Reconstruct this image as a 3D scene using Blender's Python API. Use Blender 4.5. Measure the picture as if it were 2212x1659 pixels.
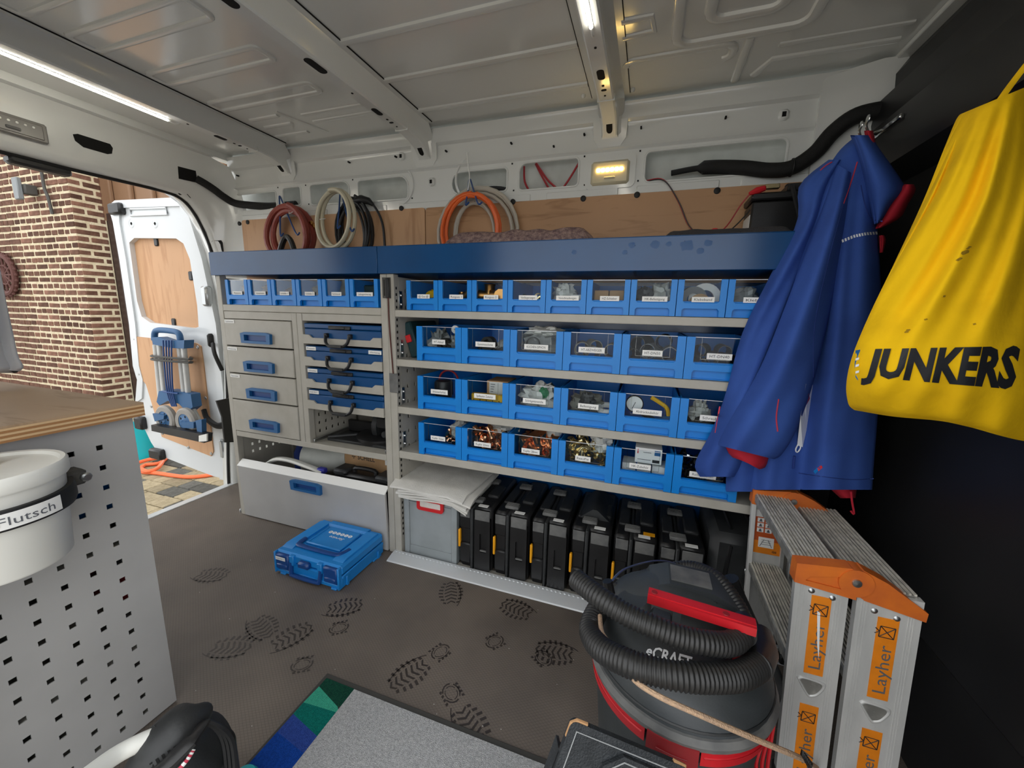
import bpy, math, random
from mathutils import Vector, Matrix, noise
from mathutils.geometry import tessellate_polygon
from mathutils.bvhtree import BVHTree
for o in list(bpy.data.objects): bpy.data.objects.remove(o)
SC = bpy.context.scene
COL = SC.collection
PI = math.pi
# ------------------------------------------------------------------ camera
YAW, PIT, ROLL = (math.radians(a) for a in (-18.7011, 10.4230, 1.3407))
CAM = Vector((1.15607, -1.52808, 1.21789)); FPX = 848.36
_f = Vector((math.sin(YAW)*math.cos(PIT), math.cos(YAW)*math.cos(PIT), -math.sin(PIT)))
_r = Vector((math.cos(YAW), -math.sin(YAW), 0)); _u = _r.cross(_f)
RGT = math.cos(ROLL)*_r + math.sin(ROLL)*_u; UPV = -math.sin(ROLL)*_r + math.cos(ROLL)*_u
cam = bpy.data.cameras.new('camera'); cam.sensor_width = 36; cam.lens = FPX*36/2212
cam.clip_start = .02; cam.clip_end = 100
camo = bpy.data.objects.new('camera', cam); COL.objects.link(camo)
m3 = Matrix((RGT, UPV, -_f)).transposed()
camo.matrix_world = Matrix.Translation(CAM) @ m3.to_4x4()
SC.camera = camo
# ------------------------------------------------------------------ world, exposure
SC.view_settings.view_transform = 'Standard'; SC.view_settings.look = 'None'
SC.view_settings.gamma = 1; SC.view_settings.use_curve_mapping = False
SC.view_settings.exposure = 1.15
W = bpy.data.worlds.new('overcast_sky'); SC.world = W; W.use_nodes = True
bg = W.node_tree.nodes['Background']; bg.inputs[0].default_value = (.97, .985, 1.0, 1); bg.inputs[1].default_value = 1.0

# ------------------------------------------------------------------ view helpers: pixel of the photo -> point on a plane of the room
def ray(a, b): return _f + (a-1106)/FPX*RGT - (b-829.5)/FPX*UPV
def on(ax, a, b, v):
    d = ray(a, b); return CAM + d*((v-CAM[ax])/d[ax])
def onX(a, b, v): return on(0, a, b, v)
def onY(a, b, v): return on(1, a, b, v)
def onZ(a, b, v): return on(2, a, b, v)
def dp(a, b, d): return CAM + ray(a, b)*d

# ------------------------------------------------------------------ materials
def lin(h):
    h = h.lstrip('#'); c = [int(h[i:i+2], 16)/255 for i in (0, 2, 4)]
    return tuple(x/12.92 if x <= .04045 else ((x+.055)/1.055)**2.4 for x in c)+(1,)
MATS = {}
def mat(name, col, rough=.5, metal=0, col2=None, scale=6, stretch=(1, 1, 1), bump=0, bscale=80, coat=0, spec=.5, lo=.35, hi=.65, rnd=0, detail=4, emit=0, sub=0):
    m = bpy.data.materials.new(name); m.use_nodes = True; nt = m.node_tree; b = nt.nodes['Principled BSDF']
    b.inputs['Base Color'].default_value = lin(col); b.inputs['Roughness'].default_value = rough; b.inputs['Metallic'].default_value = metal
    b.inputs['Specular IOR Level'].default_value = spec; b.inputs['Coat Weight'].default_value = coat; b.inputs['Coat Roughness'].default_value = .12
    if emit:
        b.inputs['Emission Color'].default_value = lin(col); b.inputs['Emission Strength'].default_value = emit
    N = nt.nodes.new; L = nt.links.new
    if col2 or bump:
        tc = N('ShaderNodeTexCoord'); mp = N('ShaderNodeMapping'); mp.inputs['Scale'].default_value = stretch; L(tc.outputs['Object'], mp.inputs[0])
    if col2:
        nz = N('ShaderNodeTexNoise'); nz.inputs['Scale'].default_value = scale; nz.inputs['Detail'].default_value = detail; L(mp.outputs[0], nz.inputs[0])
        rp = N('ShaderNodeValToRGB'); rp.color_ramp.elements[0].position = lo; rp.color_ramp.elements[1].position = hi
        rp.color_ramp.elements[0].color = lin(col); rp.color_ramp.elements[1].color = lin(col2)
        L(nz.outputs[0], rp.inputs[0]); out = rp.outputs[0]
        if rnd:
            oi = N('ShaderNodeObjectInfo'); hs = N('ShaderNodeHueSaturation'); ma = N('ShaderNodeMath'); ma.operation = 'MULTIPLY_ADD'
            ma.inputs[1].default_value = rnd; ma.inputs[2].default_value = 1-rnd/2; L(oi.outputs['Random'], ma.inputs[0]); L(ma.outputs[0], hs.inputs['Value']); L(out, hs.inputs['Color']); out = hs.outputs[0]
        L(out, b.inputs['Base Color'])
    if bump:
        n2 = N('ShaderNodeTexNoise'); n2.inputs['Scale'].default_value = bscale; n2.inputs['Detail'].default_value = 5; L(mp.outputs[0], n2.inputs[0])
        bp = N('ShaderNodeBump'); bp.inputs['Strength'].default_value = bump; bp.inputs['Distance'].default_value = .01; L(n2.outputs[0], bp.inputs['Height']); L(bp.outputs[0], b.inputs['Normal'])
    MATS[name] = m; return m
def nodes(m): return m.node_tree, m.node_tree.nodes['Principled BSDF']
def wood(name, a, b, stretch, rough=.5, scale=3, dist=1.6):
    m = mat(name, a, rough); nt, bs = nodes(m); N = nt.nodes.new; L = nt.links.new
    tc = N('ShaderNodeTexCoord'); mp = N('ShaderNodeMapping'); mp.inputs['Scale'].default_value = stretch; L(tc.outputs['Object'], mp.inputs[0])
    nz = N('ShaderNodeTexNoise'); nz.inputs['Scale'].default_value = scale; nz.inputs['Detail'].default_value = 8; nz.inputs['Distortion'].default_value = dist; L(mp.outputs[0], nz.inputs[0])
    rp = N('ShaderNodeValToRGB'); cr = rp.color_ramp
    cr.elements[0].position = .3; cr.elements[0].color = lin(b); cr.elements[1].position = .62; cr.elements[1].color = lin(a)
    e = cr.elements.new(.45); e.color = lin(a)
    L(nz.outputs[0], rp.inputs[0])
    n3 = N('ShaderNodeTexNoise'); n3.inputs['Scale'].default_value = 2.0; L(tc.outputs['Object'], n3.inputs[0])
    mx = N('ShaderNodeMix'); mx.data_type = 'RGBA'; mx.blend_type = 'MULTIPLY'; mx.inputs[0].default_value = .35
    L(rp.outputs[0], mx.inputs[6]); L(n3.outputs[0], mx.inputs[7]); L(mx.outputs[2], bs.inputs['Base Color'])
    return m
def clear(name, tint='#f4f8fa', fac=.10):
    m = bpy.data.materials.new(name); m.use_nodes = True; nt = m.node_tree; nt.nodes.clear(); N = nt.nodes.new; L = nt.links.new
    o = N('ShaderNodeOutputMaterial'); t = N('ShaderNodeBsdfTransparent'); g = N('ShaderNodeBsdfGlossy'); x = N('ShaderNodeMixShader'); fr = N('ShaderNodeFresnel')
    t.inputs[0].default_value = lin(tint); g.inputs['Roughness'].default_value = .08; fr.inputs[0].default_value = 1.0+fac*4.5
    L(fr.outputs[0], x.inputs[0]); L(t.outputs[0], x.inputs[1]); L(g.outputs[0], x.inputs[2]); L(x.outputs[0], o.inputs[0]); MATS[name] = m; return m
mat('van_white', '#dcdedb', .16, coat=.5)
mat('van_inner', '#c9ccc6', .45, col2='#b7bab4', scale=9)
mat('door_white', '#d9dddf', .3, coat=.4)
mat('grey_steel', '#b8b4aa', .45, col2='#b0aca1', scale=14, bump=.03, bscale=700)
mat('grey_panel', '#b6b5b3', .5, col2='#aeadab', scale=5)
mat('navy_steel', '#04477c', .2, col2='#054274', scale=5)
mat('navy_case', '#04487f', .36)
mat('handle_blue', '#1b629c', .45)
mat('bin_blue', '#0b88e4', .38, col2='#0b83da', scale=7)
mat('sys_blue', '#1a87d6', .42, col2='#1580cd', scale=9)
mat('sys_dark', '#0b4285', .4)
mat('black_plastic', '#151516', .40, col2='#202021', scale=7, bump=.05, bscale=300)
mat('dusty_black', '#1f2021', .52, col2='#313334', scale=9, bump=.06, bscale=200)
mat('scuffed_grey', '#5a5b5b', .6, col2='#727270', scale=22)
mat('dark_rubber', '#141414', .6)
mat('void', '#050505', .9)
mat('steel', '#b9bcbd', .35, metal=1)
mat('alu', '#d6d6d3', .36, metal=.2, col2='#c0c1bf', scale=18, stretch=(1, 1, .25), bump=.05, bscale=160)
mat('alu_step', '#85847f', .5, metal=.35, col2='#a3a19a', scale=34, lo=.45, hi=.62)
mat('alu_ridge', '#e6e2d6', .5, metal=.1, col2='#cac6ba', scale=40, lo=.42, hi=.62)
mat('white_alu', '#dfe3e6', .35, metal=.3)
mat('copper', '#d98f68', .2, metal=1, col2='#eebd98', scale=30)
mat('bronze', '#a5733f', .3, metal=1, col2='#cf9a58', scale=30)
mat('brass', '#cdb888', .25, metal=1, col2='#e2d1a2', scale=40)
mat('chrome', '#cfd2d4', .12, metal=1)
mat('white_label', '#f3f3f0', .55)
mat('ink', '#1b1d22', .6)
mat('ink_grey', '#5d6066', .6)
mat('white_ink', '#f2f5f6', .5)
mat('yellow_clip', '#f5a911', .45)
mat('red_plastic', '#d2202a', .42, col2='#b81b25', scale=12)
mat('red_dark', '#8f1f24', .5)
mat('crate_red', '#d4272c', .45)
mat('crate_grey', '#9ea5a8', .55, col2='#939a9c', scale=9)
mat('fleece', '#e6e4de', .95, col2='#d8d6cf', scale=12, bump=.25, bscale=260)
mat('card', '#b8936a', .8, col2='#ab875f', scale=10)
mat('paper_white', '#e9e9e6', .7, col2='#d6d6d2', scale=6)
mat('bag_white', '#dcdcd6', .45, col2='#aeb0aa', scale=10)
mat('bag_clear', '#9a9c9b', .25, col2='#6d7070', scale=14)
mat('bag_brown', '#6a5250', .35, col2='#8d7770', scale=16)
mat('bag_grey', '#8b8a80', .6, col2='#6f6f66', scale=14)
mat('pipe_grey', '#7d8083', .5)
mat('pipe_dark', '#35383b', .5)
mat('yellow_item', '#e9b712', .45)
mat('green_item', '#1f7a4d', .5)
mat('violet_blue', '#3c3fb0', .45)
mat('teal_case', '#16383c', .5)
mat('blue_cloth', '#1e3a86', .85, col2='#182f70', scale=8)
mat('hose_red', '#97463a', .5, col2='#823a31', scale=10)
mat('hose_cream', '#cdc6ae', .35)
mat('cable_black', '#17181a', .45)
mat('cable_orange', '#e2662a', .45)
mat('cable_grey', '#b3ada0', .45)
mat('wire_red', '#a3232b', .45)
mat('hook_blue', '#274c86', .35)
mat('black_loom', '#101010', .75, bump=.3, bscale=500)
mat('jacket_blue', '#3a5aa6', .85, col2='#334f97', scale=6, bump=.08, bscale=420, spec=.2)
mat('jacket_seam', '#c23950', .7)
mat('jacket_red', '#b3162c', .8)
mat('bag_yellow', '#fbc913', .85, col2='#d9a90f', scale=7, lo=.5, hi=.82, bump=.3, bscale=22, spec=.2)
mat('ladder_orange', '#dd7426', .45, col2='#c8652a', scale=14)
mat('sticker_orange', '#f08a16', .5, col2='#e58313', scale=40)
mat('sticker_brown', '#c4551f', .5)
mat('vac_black', '#323637', .5, col2='#43474a', scale=6, bump=.05, bscale=200)
mat('vac_hose', '#262626', .42)
mat('leather_black', '#22262a', .55, col2='#2e3236', scale=30, bump=.4, bscale=300)
mat('tan_edge', '#b98f64', .8)
mat('edge_light', '#d9b68a', .7)
mat('edge_dark', '#a8794c', .7)
mat('thread', '#9da0a1', .8)
mat('rope', '#c9a888', .8, col2='#b3977f', scale=120, bump=.5, bscale=300)
mat('rug_grey', '#dedede', .98, col2='#b4b5b6', scale=170, bump=1, bscale=420, spec=.1, lo=.3, hi=.7)
for n_, a_, b_ in (('rug_green', '#1f5a45', '#17463a'), ('rug_mint', '#4fc7a6', '#45b597'), ('rug_teal', '#138a7c', '#0f766c'), ('rug_violet', '#3f5fb9', '#344f9f'), ('rug_blue', '#1d57c0', '#194aa6')):
    mat(n_, a_, .98, col2=b_, scale=170, bump=1, bscale=420, spec=.1)
mat('rug_edge', '#3a3936', .8)
mat('bucket_white', '#e9e9e2', .4)
mat('cloth_white', '#d6d7da', .9, col2='#c6c8cd', scale=8)
mat('blanket', '#6f5a5c', .98, col2='#a88f86', scale=60, bump=1, bscale=180, spec=.1)
mat('dark_mat', '#3c3a3b', .95, bump=.6, bscale=300)
mat('mortar', '#d9cdb0', .95, col2='#c8b999', scale=20, bump=.5, bscale=60)
mat('brick', '#7f5d4e', .92, col2='#65493d', scale=16, bump=.7, bscale=45, rnd=.9, spec=.15)
mat('paver', '#a4977c', .92, col2='#8f8369', scale=40, bump=.5, bscale=120, rnd=.5, spec=.2)
mat('paver_dark', '#66655f', .92, col2='#55544f', scale=40, bump=.5, bscale=120, rnd=.5, spec=.2)
mat('ground_grit', '#a39c90', .95, col2='#8d867a', scale=30)
mat('rust_iron', '#5d3a34', .85)
mat('iron', '#4a4844', .7)
mat('lamp_grey', '#7e8284', .5)
mat('cladding', '#8a6a4f', .55)
mat('brown_post', '#40302b', .5)
mat('teal_bucket', '#19b5c0', .45)
mat('hose_orange', '#f0703f', .5)
mat('truck_blue', '#2f5f8c', .5)
mat('wheel_grey', '#9a9690', .7)
mat('bulkhead', '#1b1b1d', .42, col2='#151517', scale=4)
mat('lens', '#cfc6a8', .3)
mat('lens_off', '#77746f', .25)
mat('strap_black', '#262422', .7)
mat('led', '#fdf6e6', .3, emit=14)
mat('led_warm', '#ffd67a', .3, emit=14)
clear('clear_pane', '#f6f9fa', .05); clear('clear_tube', '#dfe2dc', .18)
wood('ply_wall', '#c79a70', '#ac8058', (1.1, 1, 9), .55, 2.6, 1.2)
wood('ply_left', '#d3a67c', '#bd8f66', (9, 1, 1.2), .55, 2.0, 1.0)
wood('ply_door', '#dfae82', '#cf9c70', (10, 1, 1.2), .6, 1.6, 1.5)
wood('ply_top', '#c0a180', '#a88866', (1.4, 8, 1), .6, 3.0, .8)
# floor: dark resin-coated ply with a fine diamond mesh
m = mat('floor_ply', '#59524b', .5); nt, bs = nodes(m); N = nt.nodes.new; L = nt.links.new
tc = N('ShaderNodeTexCoord'); sep = N('ShaderNodeSeparateXYZ'); L(tc.outputs['Object'], sep.inputs[0])
def mth(op, a, b=None, c=None):
    q = N('ShaderNodeMath'); q.operation = op
    for i, s in enumerate((a, b, c)):
        if s is None: continue
        if isinstance(s, (int, float)): q.inputs[i].default_value = s
        else: L(s, q.inputs[i])
    return q.outputs[0]
lines = []
for sgn in (1, -1):
    t_ = mth('MULTIPLY_ADD', sep.outputs[0], 62, mth('MULTIPLY', sep.outputs[1], 98*sgn))
    fr = mth('FRACT', t_); lines.append(mth('LESS_THAN', fr, .16))
ln = mth('MAXIMUM', lines[0], lines[1])
nz = N('ShaderNodeTexNoise'); nz.inputs['Scale'].default_value = 2.4; nz.inputs['Detail'].default_value = 7; L(tc.outputs['Object'], nz.inputs[0])
rp = N('ShaderNodeValToRGB'); rp.color_ramp.elements[0].position = .36; rp.color_ramp.elements[1].position = .68
rp.color_ramp.elements[0].color = lin('#615952'); rp.color_ramp.elements[1].color = lin('#786e64'); L(nz.outputs[0], rp.inputs[0])
mx = N('ShaderNodeMix'); mx.data_type = 'RGBA'; mx.blend_type = 'MULTIPLY'; L(mth('MULTIPLY', ln, .38), mx.inputs[0]); L(rp.outputs[0], mx.inputs[6]); mx.inputs[7].default_value = (.3, .27, .25, 1)
L(mx.outputs[2], bs.inputs['Base Color']); bp = N('ShaderNodeBump'); bp.inputs['Strength'].default_value = .25; bp.inputs['Distance'].default_value = .002; bp.invert = True; L(ln, bp.inputs['Height']); L(bp.outputs[0], bs.inputs['Normal'])
mat('stain_olive', '#a8820f', .9)
mat('footprint', '#39332f', .4)

# ------------------------------------------------------------------ mesh builder
class MB:
    def __init__(s): s.v = []; s.f = []; s.mi = []; s.cur = 0
    def add(s, vs, fs):
        k = len(s.v); s.v += [tuple(p) for p in vs]; s.f += [tuple(i+k for i in q) for q in fs]; s.mi += [s.cur]*len(fs); return s
    def box(s, x0, x1, y0, y1, z0, z1, b=0):
        if x0 > x1: x0, x1 = x1, x0
        if y0 > y1: y0, y1 = y1, y0
        if z0 > z1: z0, z1 = z1, z0
        if not b:
            return s.add([(x, y, z) for z in (z0, z1) for y in (y0, y1) for x in (x0, x1)], [(0, 2, 3, 1), (4, 5, 7, 6), (0, 1, 5, 4), (2, 6, 7, 3), (0, 4, 6, 2), (1, 3, 7, 5)])
        b = min(b, (x1-x0)/2.01, (y1-y0)/2.01, (z1-z0)/2.01)
        V = []; I = {}
        X = (x0, x1); Y = (y0, y1); Z = (z0, z1)
        for i in (0, 1):
            for j in (0, 1):
                for k in (0, 1):
                    sx, sy, sz = (1-2*i)*b, (1-2*j)*b, (1-2*k)*b
                    I[i, j, k, 0] = len(V); V.append((X[i], Y[j]+sy, Z[k]+sz))
                    I[i, j, k, 1] = len(V); V.append((X[i]+sx, Y[j], Z[k]+sz))
                    I[i, j, k, 2] = len(V); V.append((X[i]+sx, Y[j]+sy, Z[k]))
        Fc = []
        for a in (0, 1):
            Fc.append([I[a, 0, 0, 0], I[a, 0, 1, 0], I[a, 1, 1, 0], I[a, 1, 0, 0]][::1 if a == 0 else -1])
            Fc.append([I[0, a, 0, 1], I[1, a, 0, 1], I[1, a, 1, 1], I[0, a, 1, 1]][::1 if a == 0 else -1])
            Fc.append([I[0, 0, a, 2], I[0, 1, a, 2], I[1, 1, a, 2], I[1, 0, a, 2]][::1 if a == 0 else -1])
        for i in (0, 1):
            for j in (0, 1):
                q = [I[i, j, 0, 0], I[i, j, 0, 1], I[i, j, 1, 1], I[i, j, 1, 0]]; Fc.append(q if i == j else q[::-1])
                q = [I[0, i, j, 1], I[0, i, j, 2], I[1, i, j, 2], I[1, i, j, 1]]; Fc.append(q if i == j else q[::-1])
                q = [I[i, 0, j, 2], I[i, 0, j, 0], I[i, 1, j, 0], I[i, 1, j, 2]]; Fc.append(q if i == j else q[::-1])
                for k in (0, 1):
                    t = [I[i, j, k, 0], I[i, j, k, 2], I[i, j, k, 1]]; Fc.append(t if (i+j+k) % 2 == 0 else t[::-1])
        return s.add(V, Fc)
    def tube(s, pts, r, n=8, closed=False, caps=True, flat=1, up=None):
        pts = [Vector(p) for p in pts]; K = len(pts); rs = r if isinstance(r, (list, tuple)) else [r]*K
        V = []; nrm = None
        for i in range(K):
            a = pts[i-1] if (i > 0 or closed) else pts[0]; b = pts[(i+1) % K] if (i < K-1 or closed) else pts[-1]
            t = (b-a).normalized()
            if up is not None:
                nrm = (Vector(up)-t*t.dot(Vector(up))).normalized()
            elif nrm is None:
                h = Vector((0, 0, 1)) if abs(t.z) < .9 else Vector((1, 0, 0)); nrm = (h-t*t.dot(h)).normalized()
            else: nrm = (nrm-t*t.dot(nrm)).normalized()
            bn = t.cross(nrm)
            for k in range(n):
                an = 2*PI*k/n; V.append(pts[i]+nrm*math.cos(an)*rs[i]*flat+bn*math.sin(an)*rs[i])
        Fs = []
        for i in range(K if closed else K-1):
            j = (i+1) % K
            for k in range(n): Fs.append((i*n+k, i*n+(k+1) % n, j*n+(k+1) % n, j*n+k))
        if caps and not closed: Fs.append(tuple(range(n))[::-1]); Fs.append(tuple((K-1)*n+k for k in range(n)))
        return s.add(V, Fs)
    def lathe(s, prof, M=Matrix(), n=24, cap=True):
        V = []; K = len(prof)
        for r, z in prof:
            for k in range(n): V.append(M @ Vector((r*math.cos(2*PI*k/n), r*math.sin(2*PI*k/n), z)))
        Fs = [(i*n+k, i*n+(k+1) % n, (i+1)*n+(k+1) % n, (i+1)*n+k) for i in range(K-1) for k in range(n)]
        if cap:
            if prof[0][0] > 1e-5: Fs.append(tuple(range(n))[::-1])
            if prof[-1][0] > 1e-5: Fs.append(tuple((K-1)*n+k for k in range(n)))
        return s.add(V, Fs)
    def plate(s, outer, holes, fn, t):
        loops = [outer]+list(holes); flat = [p for lp in loops for p in lp]; k = len(flat)
        tris = tessellate_polygon([[Vector((p[0], p[1], 0)) for p in lp] for lp in loops])
        V = [fn(p[0], p[1], 0) for p in flat]+[fn(p[0], p[1], t) for p in flat]; Fs = []
        for a, b, c in tris: Fs.append((a, b, c)); Fs.append((a+k, c+k, b+k))
        st = 0
        for lp in loops:
            q = len(lp)
            for i in range(q): a = st+i; b = st+(i+1) % q; Fs.append((a, a+k, b+k, b))
            st += q
        return s.add(V, Fs)
    def grid(s, rows, thick=None, closed=False):
        R_ = len(rows); Cn = len(rows[0]); V = [Vector(p) for r in rows for p in r]
        Fs = [(i*Cn+j, i*Cn+(j+1) % Cn, (i+1)*Cn+(j+1) % Cn, (i+1)*Cn+j) for i in range(R_-1) for j in range(Cn if closed else Cn-1)]
        if thick is not None:
            th = Vector(thick); k = len(V); V = V+[p+th for p in V]; Fs += [tuple(i+k for i in q)[::-1] for q in Fs]
            rim = [j for j in range(Cn)]+[i*Cn+Cn-1 for i in range(1, R_)]+[(R_-1)*Cn+j for j in range(Cn-2, -1, -1)]+[i*Cn for i in range(R_-2, 0, -1)]
            for a, b in zip(rim, rim[1:]+rim[:1]): Fs.append((a, a+k, b+k, b))
        return s.add(V, Fs)
    def ball(s, c, r, n=14, m=9, amp=0, fs=3, seed=0):
        r = (r, r, r) if isinstance(r, (int, float)) else r; V = []; Fs = []
        for i in range(m+1):
            th = PI*i/m
            for k in range(n):
                ph = 2*PI*k/n; d = Vector((math.sin(th)*math.cos(ph), math.sin(th)*math.sin(ph), math.cos(th)))
                q = 1+(amp*noise.noise(d*fs+Vector((seed*7.1, seed*3.3, 0))) if amp else 0)
                V.append((c[0]+d.x*r[0]*q, c[1]+d.y*r[1]*q, c[2]+d.z*r[2]*q))
        for i in range(m):
            for k in range(n): Fs.append((i*n+k, (i+1)*n+k, (i+1)*n+(k+1) % n, i*n+(k+1) % n))
        return s.add(V, Fs)
    def prism(s, poly, ax, a0, a1):
        # poly of 2D points in the two other axes, extruded along axis ax
        o = {0: lambda p, w: (w, p[0], p[1]), 1: lambda p, w: (p[0], w, p[1]), 2: lambda p, w: (p[0], p[1], w)}[ax]
        k = len(poly); V = [o(p, a0) for p in poly]+[o(p, a1) for p in poly]
        return s.add(V, [tuple(range(k)), tuple(range(2*k-1, k-1, -1))]+[(i, k+i, k+(i+1) % k, (i+1) % k) for i in range(k)])
    def cyl(s, a, b, r, n=12): return s.tube([a, b], r, n)
    def xf(s, M): s.v = [tuple(M @ Vector(p)) for p in s.v]; return s

def mesh_of(mb, mats, smooth=40):
    me = bpy.data.meshes.new('mesh'); me.from_pydata(mb.v, [], mb.f)
    for m in (mats if isinstance(mats, (list, tuple)) else [mats]): me.materials.append(MATS[m] if isinstance(m, str) else m)
    if any(mb.mi): me.polygons.foreach_set('material_index', mb.mi)
    import bmesh
    bm = bmesh.new(); bm.from_mesh(me); bmesh.ops.recalc_face_normals(bm, faces=bm.faces[:]); bm.to_mesh(me); bm.free()
    if smooth: me.shade_smooth(); me.set_sharp_from_angle(angle=math.radians(smooth))
    me.update(); return me
def P(name, mb, mats, parent=None, smooth=40, label=None, kind=None):
    me = mb if isinstance(mb, bpy.types.Mesh) else mesh_of(mb, mats, smooth)
    o = bpy.data.objects.new(name, me); COL.objects.link(o)
    if parent:
        o.parent = parent
        if parent.type == 'EMPTY': o.matrix_parent_inverse = parent.matrix_basis.inverted()
    if label: o['label'] = label
    if kind: o['kind'] = kind
    return o
def tag(o, label, cat, group=None):
    o['label'] = label; o['category'] = cat
    if group: o['group'] = group
    return o
def T(name, label, cat, loc=(0, 0, 0), group=None, rz=0):
    o = bpy.data.objects.new(name, None); COL.objects.link(o); o.empty_display_size = .05
    o.matrix_basis = Matrix.Translation(loc) @ Matrix.Rotation(rz, 4, 'Z'); return tag(o, label, cat, group)
def solo(name, mb, mats, label, cat, group=None, smooth=40): return tag(P(name, mb, mats, None, smooth), label, cat, group)
def struct(name, mb, mats, smooth=40):
    o = P(name, mb, mats, None, smooth); o['kind'] = 'structure'; return o
KIDS = {}
def dup(root, M, label=None, group=None):
    r = root.copy(); COL.objects.link(r); r.matrix_basis = M
    if label: r['label'] = label
    if group: r['group'] = group
    for ch in [o for o in COL.objects if o.parent == root]:
        c = ch.copy(); COL.objects.link(c); c.parent = r
        for g in [o for o in COL.objects if o.parent == ch]:
            d = g.copy(); COL.objects.link(d); d.parent = c
    return r
TXC = {}
def text(s, M, h, m='ink', parent=None, width=None, shear=0, bold=0, name='lettering'):
    """flat lettering, centred on M's origin in M's XY plane; h = cap height, width = fitted width"""
    key = (s, shear, bold)
    if key not in TXC:
        cu = bpy.data.curves.new('t', 'FONT'); cu.body = s; cu.size = 1; cu.shear = shear; cu.offset = bold; cu.resolution_u = 2
        t = bpy.data.objects.new('t', cu); COL.objects.link(t)
        me = bpy.data.meshes.new_from_object(t); bpy.data.objects.remove(t); TXC[key] = ([v.co.copy() for v in me.vertices], [tuple(p.vertices) for p in me.polygons]); bpy.data.meshes.remove(me)
    vs, fs = TXC[key]
    if not vs: return None
    x0 = min(v.x for v in vs); x1 = max(v.x for v in vs); sx = sy = h/.69
    if width: sx = width/(x1-x0)
    mb = MB(); mb.add([M @ Vector(((v.x-(x0+x1)/2)*sx, (v.y-.345)*sy, 0)) for v in vs], fs)
    return P(name, mb, m, parent, 0)
def TR(o, ex, ey):
    """matrix with origin o, x axis ex, y axis ey"""
    ex = Vector(ex).normalized(); ez = ex.cross(Vector(ey)).normalized(); ey = ez.cross(ex)
    M = Matrix((ex, ey, ez)).transposed().to_4x4(); M.translation = Vector(o); return M
def rrect(x0, x1, z0, z1, r, n=4):
    r = [r]*4 if isinstance(r, (int, float)) else r; out = []
    for (cx, cz, a0, q) in ((x0, z0, PI, 0), (x1, z0, 1.5*PI, 1), (x1, z1, 0, 2), (x0, z1, .5*PI, 3)):
        rr = r[q]; ox = cx+(rr if cx == x0 else -rr); oz = cz+(rr if cz == z0 else -rr)
        for i in range(n+1):
            a = a0+.5*PI*i/n; out.append((ox+rr*math.cos(a), oz+rr*math.sin(a)))
    return out
def arc(c, r, a0, a1, n, ax=(1, 0, 0), ay=(0, 0, 1)):
    c = Vector(c); ax = Vector(ax); ay = Vector(ay)
    return [c+ax*r*math.cos(a0+(a1-a0)*i/n)+ay*r*math.sin(a0+(a1-a0)*i/n) for i in range(n+1)]
def smoothpath(pts, k=6):
    pts = [Vector(p) for p in pts]; out = []
    for i in range(len(pts)-1):
        p0 = pts[max(i-1, 0)]; p1 = pts[i]; p2 = pts[i+1]; p3 = pts[min(i+2, len(pts)-1)]
        for j in range(k):
            t = j/k; out.append(.5*((2*p1)+(p2-p0)*t+(2*p0-5*p1+4*p2-p3)*t*t+(3*p1-p0-3*p2+p3)*t**3))
    return out+[pts[-1]]
def lerp(a, b, t): return a+(b-a)*t
def interp(tab, x):
    for (a, va), (b, vb) in zip(tab, tab[1:]):
        if x <= b: return va+(vb-va)*max(0, (x-a))/(b-a)
    return tab[-1][1]
XZ = lambda y: (lambda u, v, w: (u, y+w, v))

class Surf:
    """the outer surface of some finished parts: prints, piping and labels are laid onto it"""
    def __init__(s, *objs): s.t = [BVHTree.FromPolygons([v.co.copy() for v in o.data.vertices], [tuple(p.vertices) for p in o.data.polygons]) for o in objs]
    def hit(s, u, v, off=.002):
        d = ray(u, v).normalized(); best = None
        for t in s.t:
            h = t.ray_cast(CAM, d)
            if h[0] is not None and (best is None or h[3] < best): best = h[3]
        return CAM+d*((best if best else 1.2)-off)
    def poly(s, name, pix, m, parent, off=.0015, th=.003, n=1):
        pts = [s.hit(a, b, off) for a, b in pix]; bk = [s.hit(a, b, off-th) for a, b in pix]; k = len(pts)
        return P(name, MB().add(pts+bk, [tuple(range(k)), tuple(range(2*k-1, k-1, -1))]+[(i, (i+1) % k, (i+1) % k+k, i+k) for i in range(k)]), m, parent, 0)
    def line(s, name, pix, r, m, parent, off=.0005, k=5):
        px = smoothpath([(a, b, 0) for a, b in pix], k); return P(name, MB().tube([s.hit(p.x, p.y, off) for p in px], r, 6), m, parent)
    def text(s, body, TL, TR_, BR, BL, m, parent, off=.002, bold=0, shear=0):
        o = text(body, Matrix(), .69, m, None, 1.0, shear, bold)
        import bmesh
        bm = bmesh.new(); bm.from_mesh(o.data); bmesh.ops.triangulate(bm, faces=bm.faces[:])
        for _ in range(3): bmesh.ops.subdivide_edges(bm, edges=[e for e in bm.edges if e.calc_length() > .05], cuts=1); bmesh.ops.triangulate(bm, faces=bm.faces[:])
        bm.to_mesh(o.data); bm.free(); ys = [v.co.y for v in o.data.vertices]; y0, y1 = min(ys), max(ys)
        for v in o.data.vertices:
            fx = v.co.x+.5; fy = (v.co.y+.345)/.69; a = [lerp(TL[i], TR_[i], fx) for i in (0, 1)]; b = [lerp(BL[i], BR[i], fx) for i in (0, 1)]
            v.co = s.hit(lerp(b[0], a[0], fy), lerp(b[1], a[1], fy), off)
        o.parent = parent
        if parent.type == 'EMPTY': o.matrix_parent_inverse = parent.matrix_basis.inverted()
        o.data.update(); return o
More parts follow.
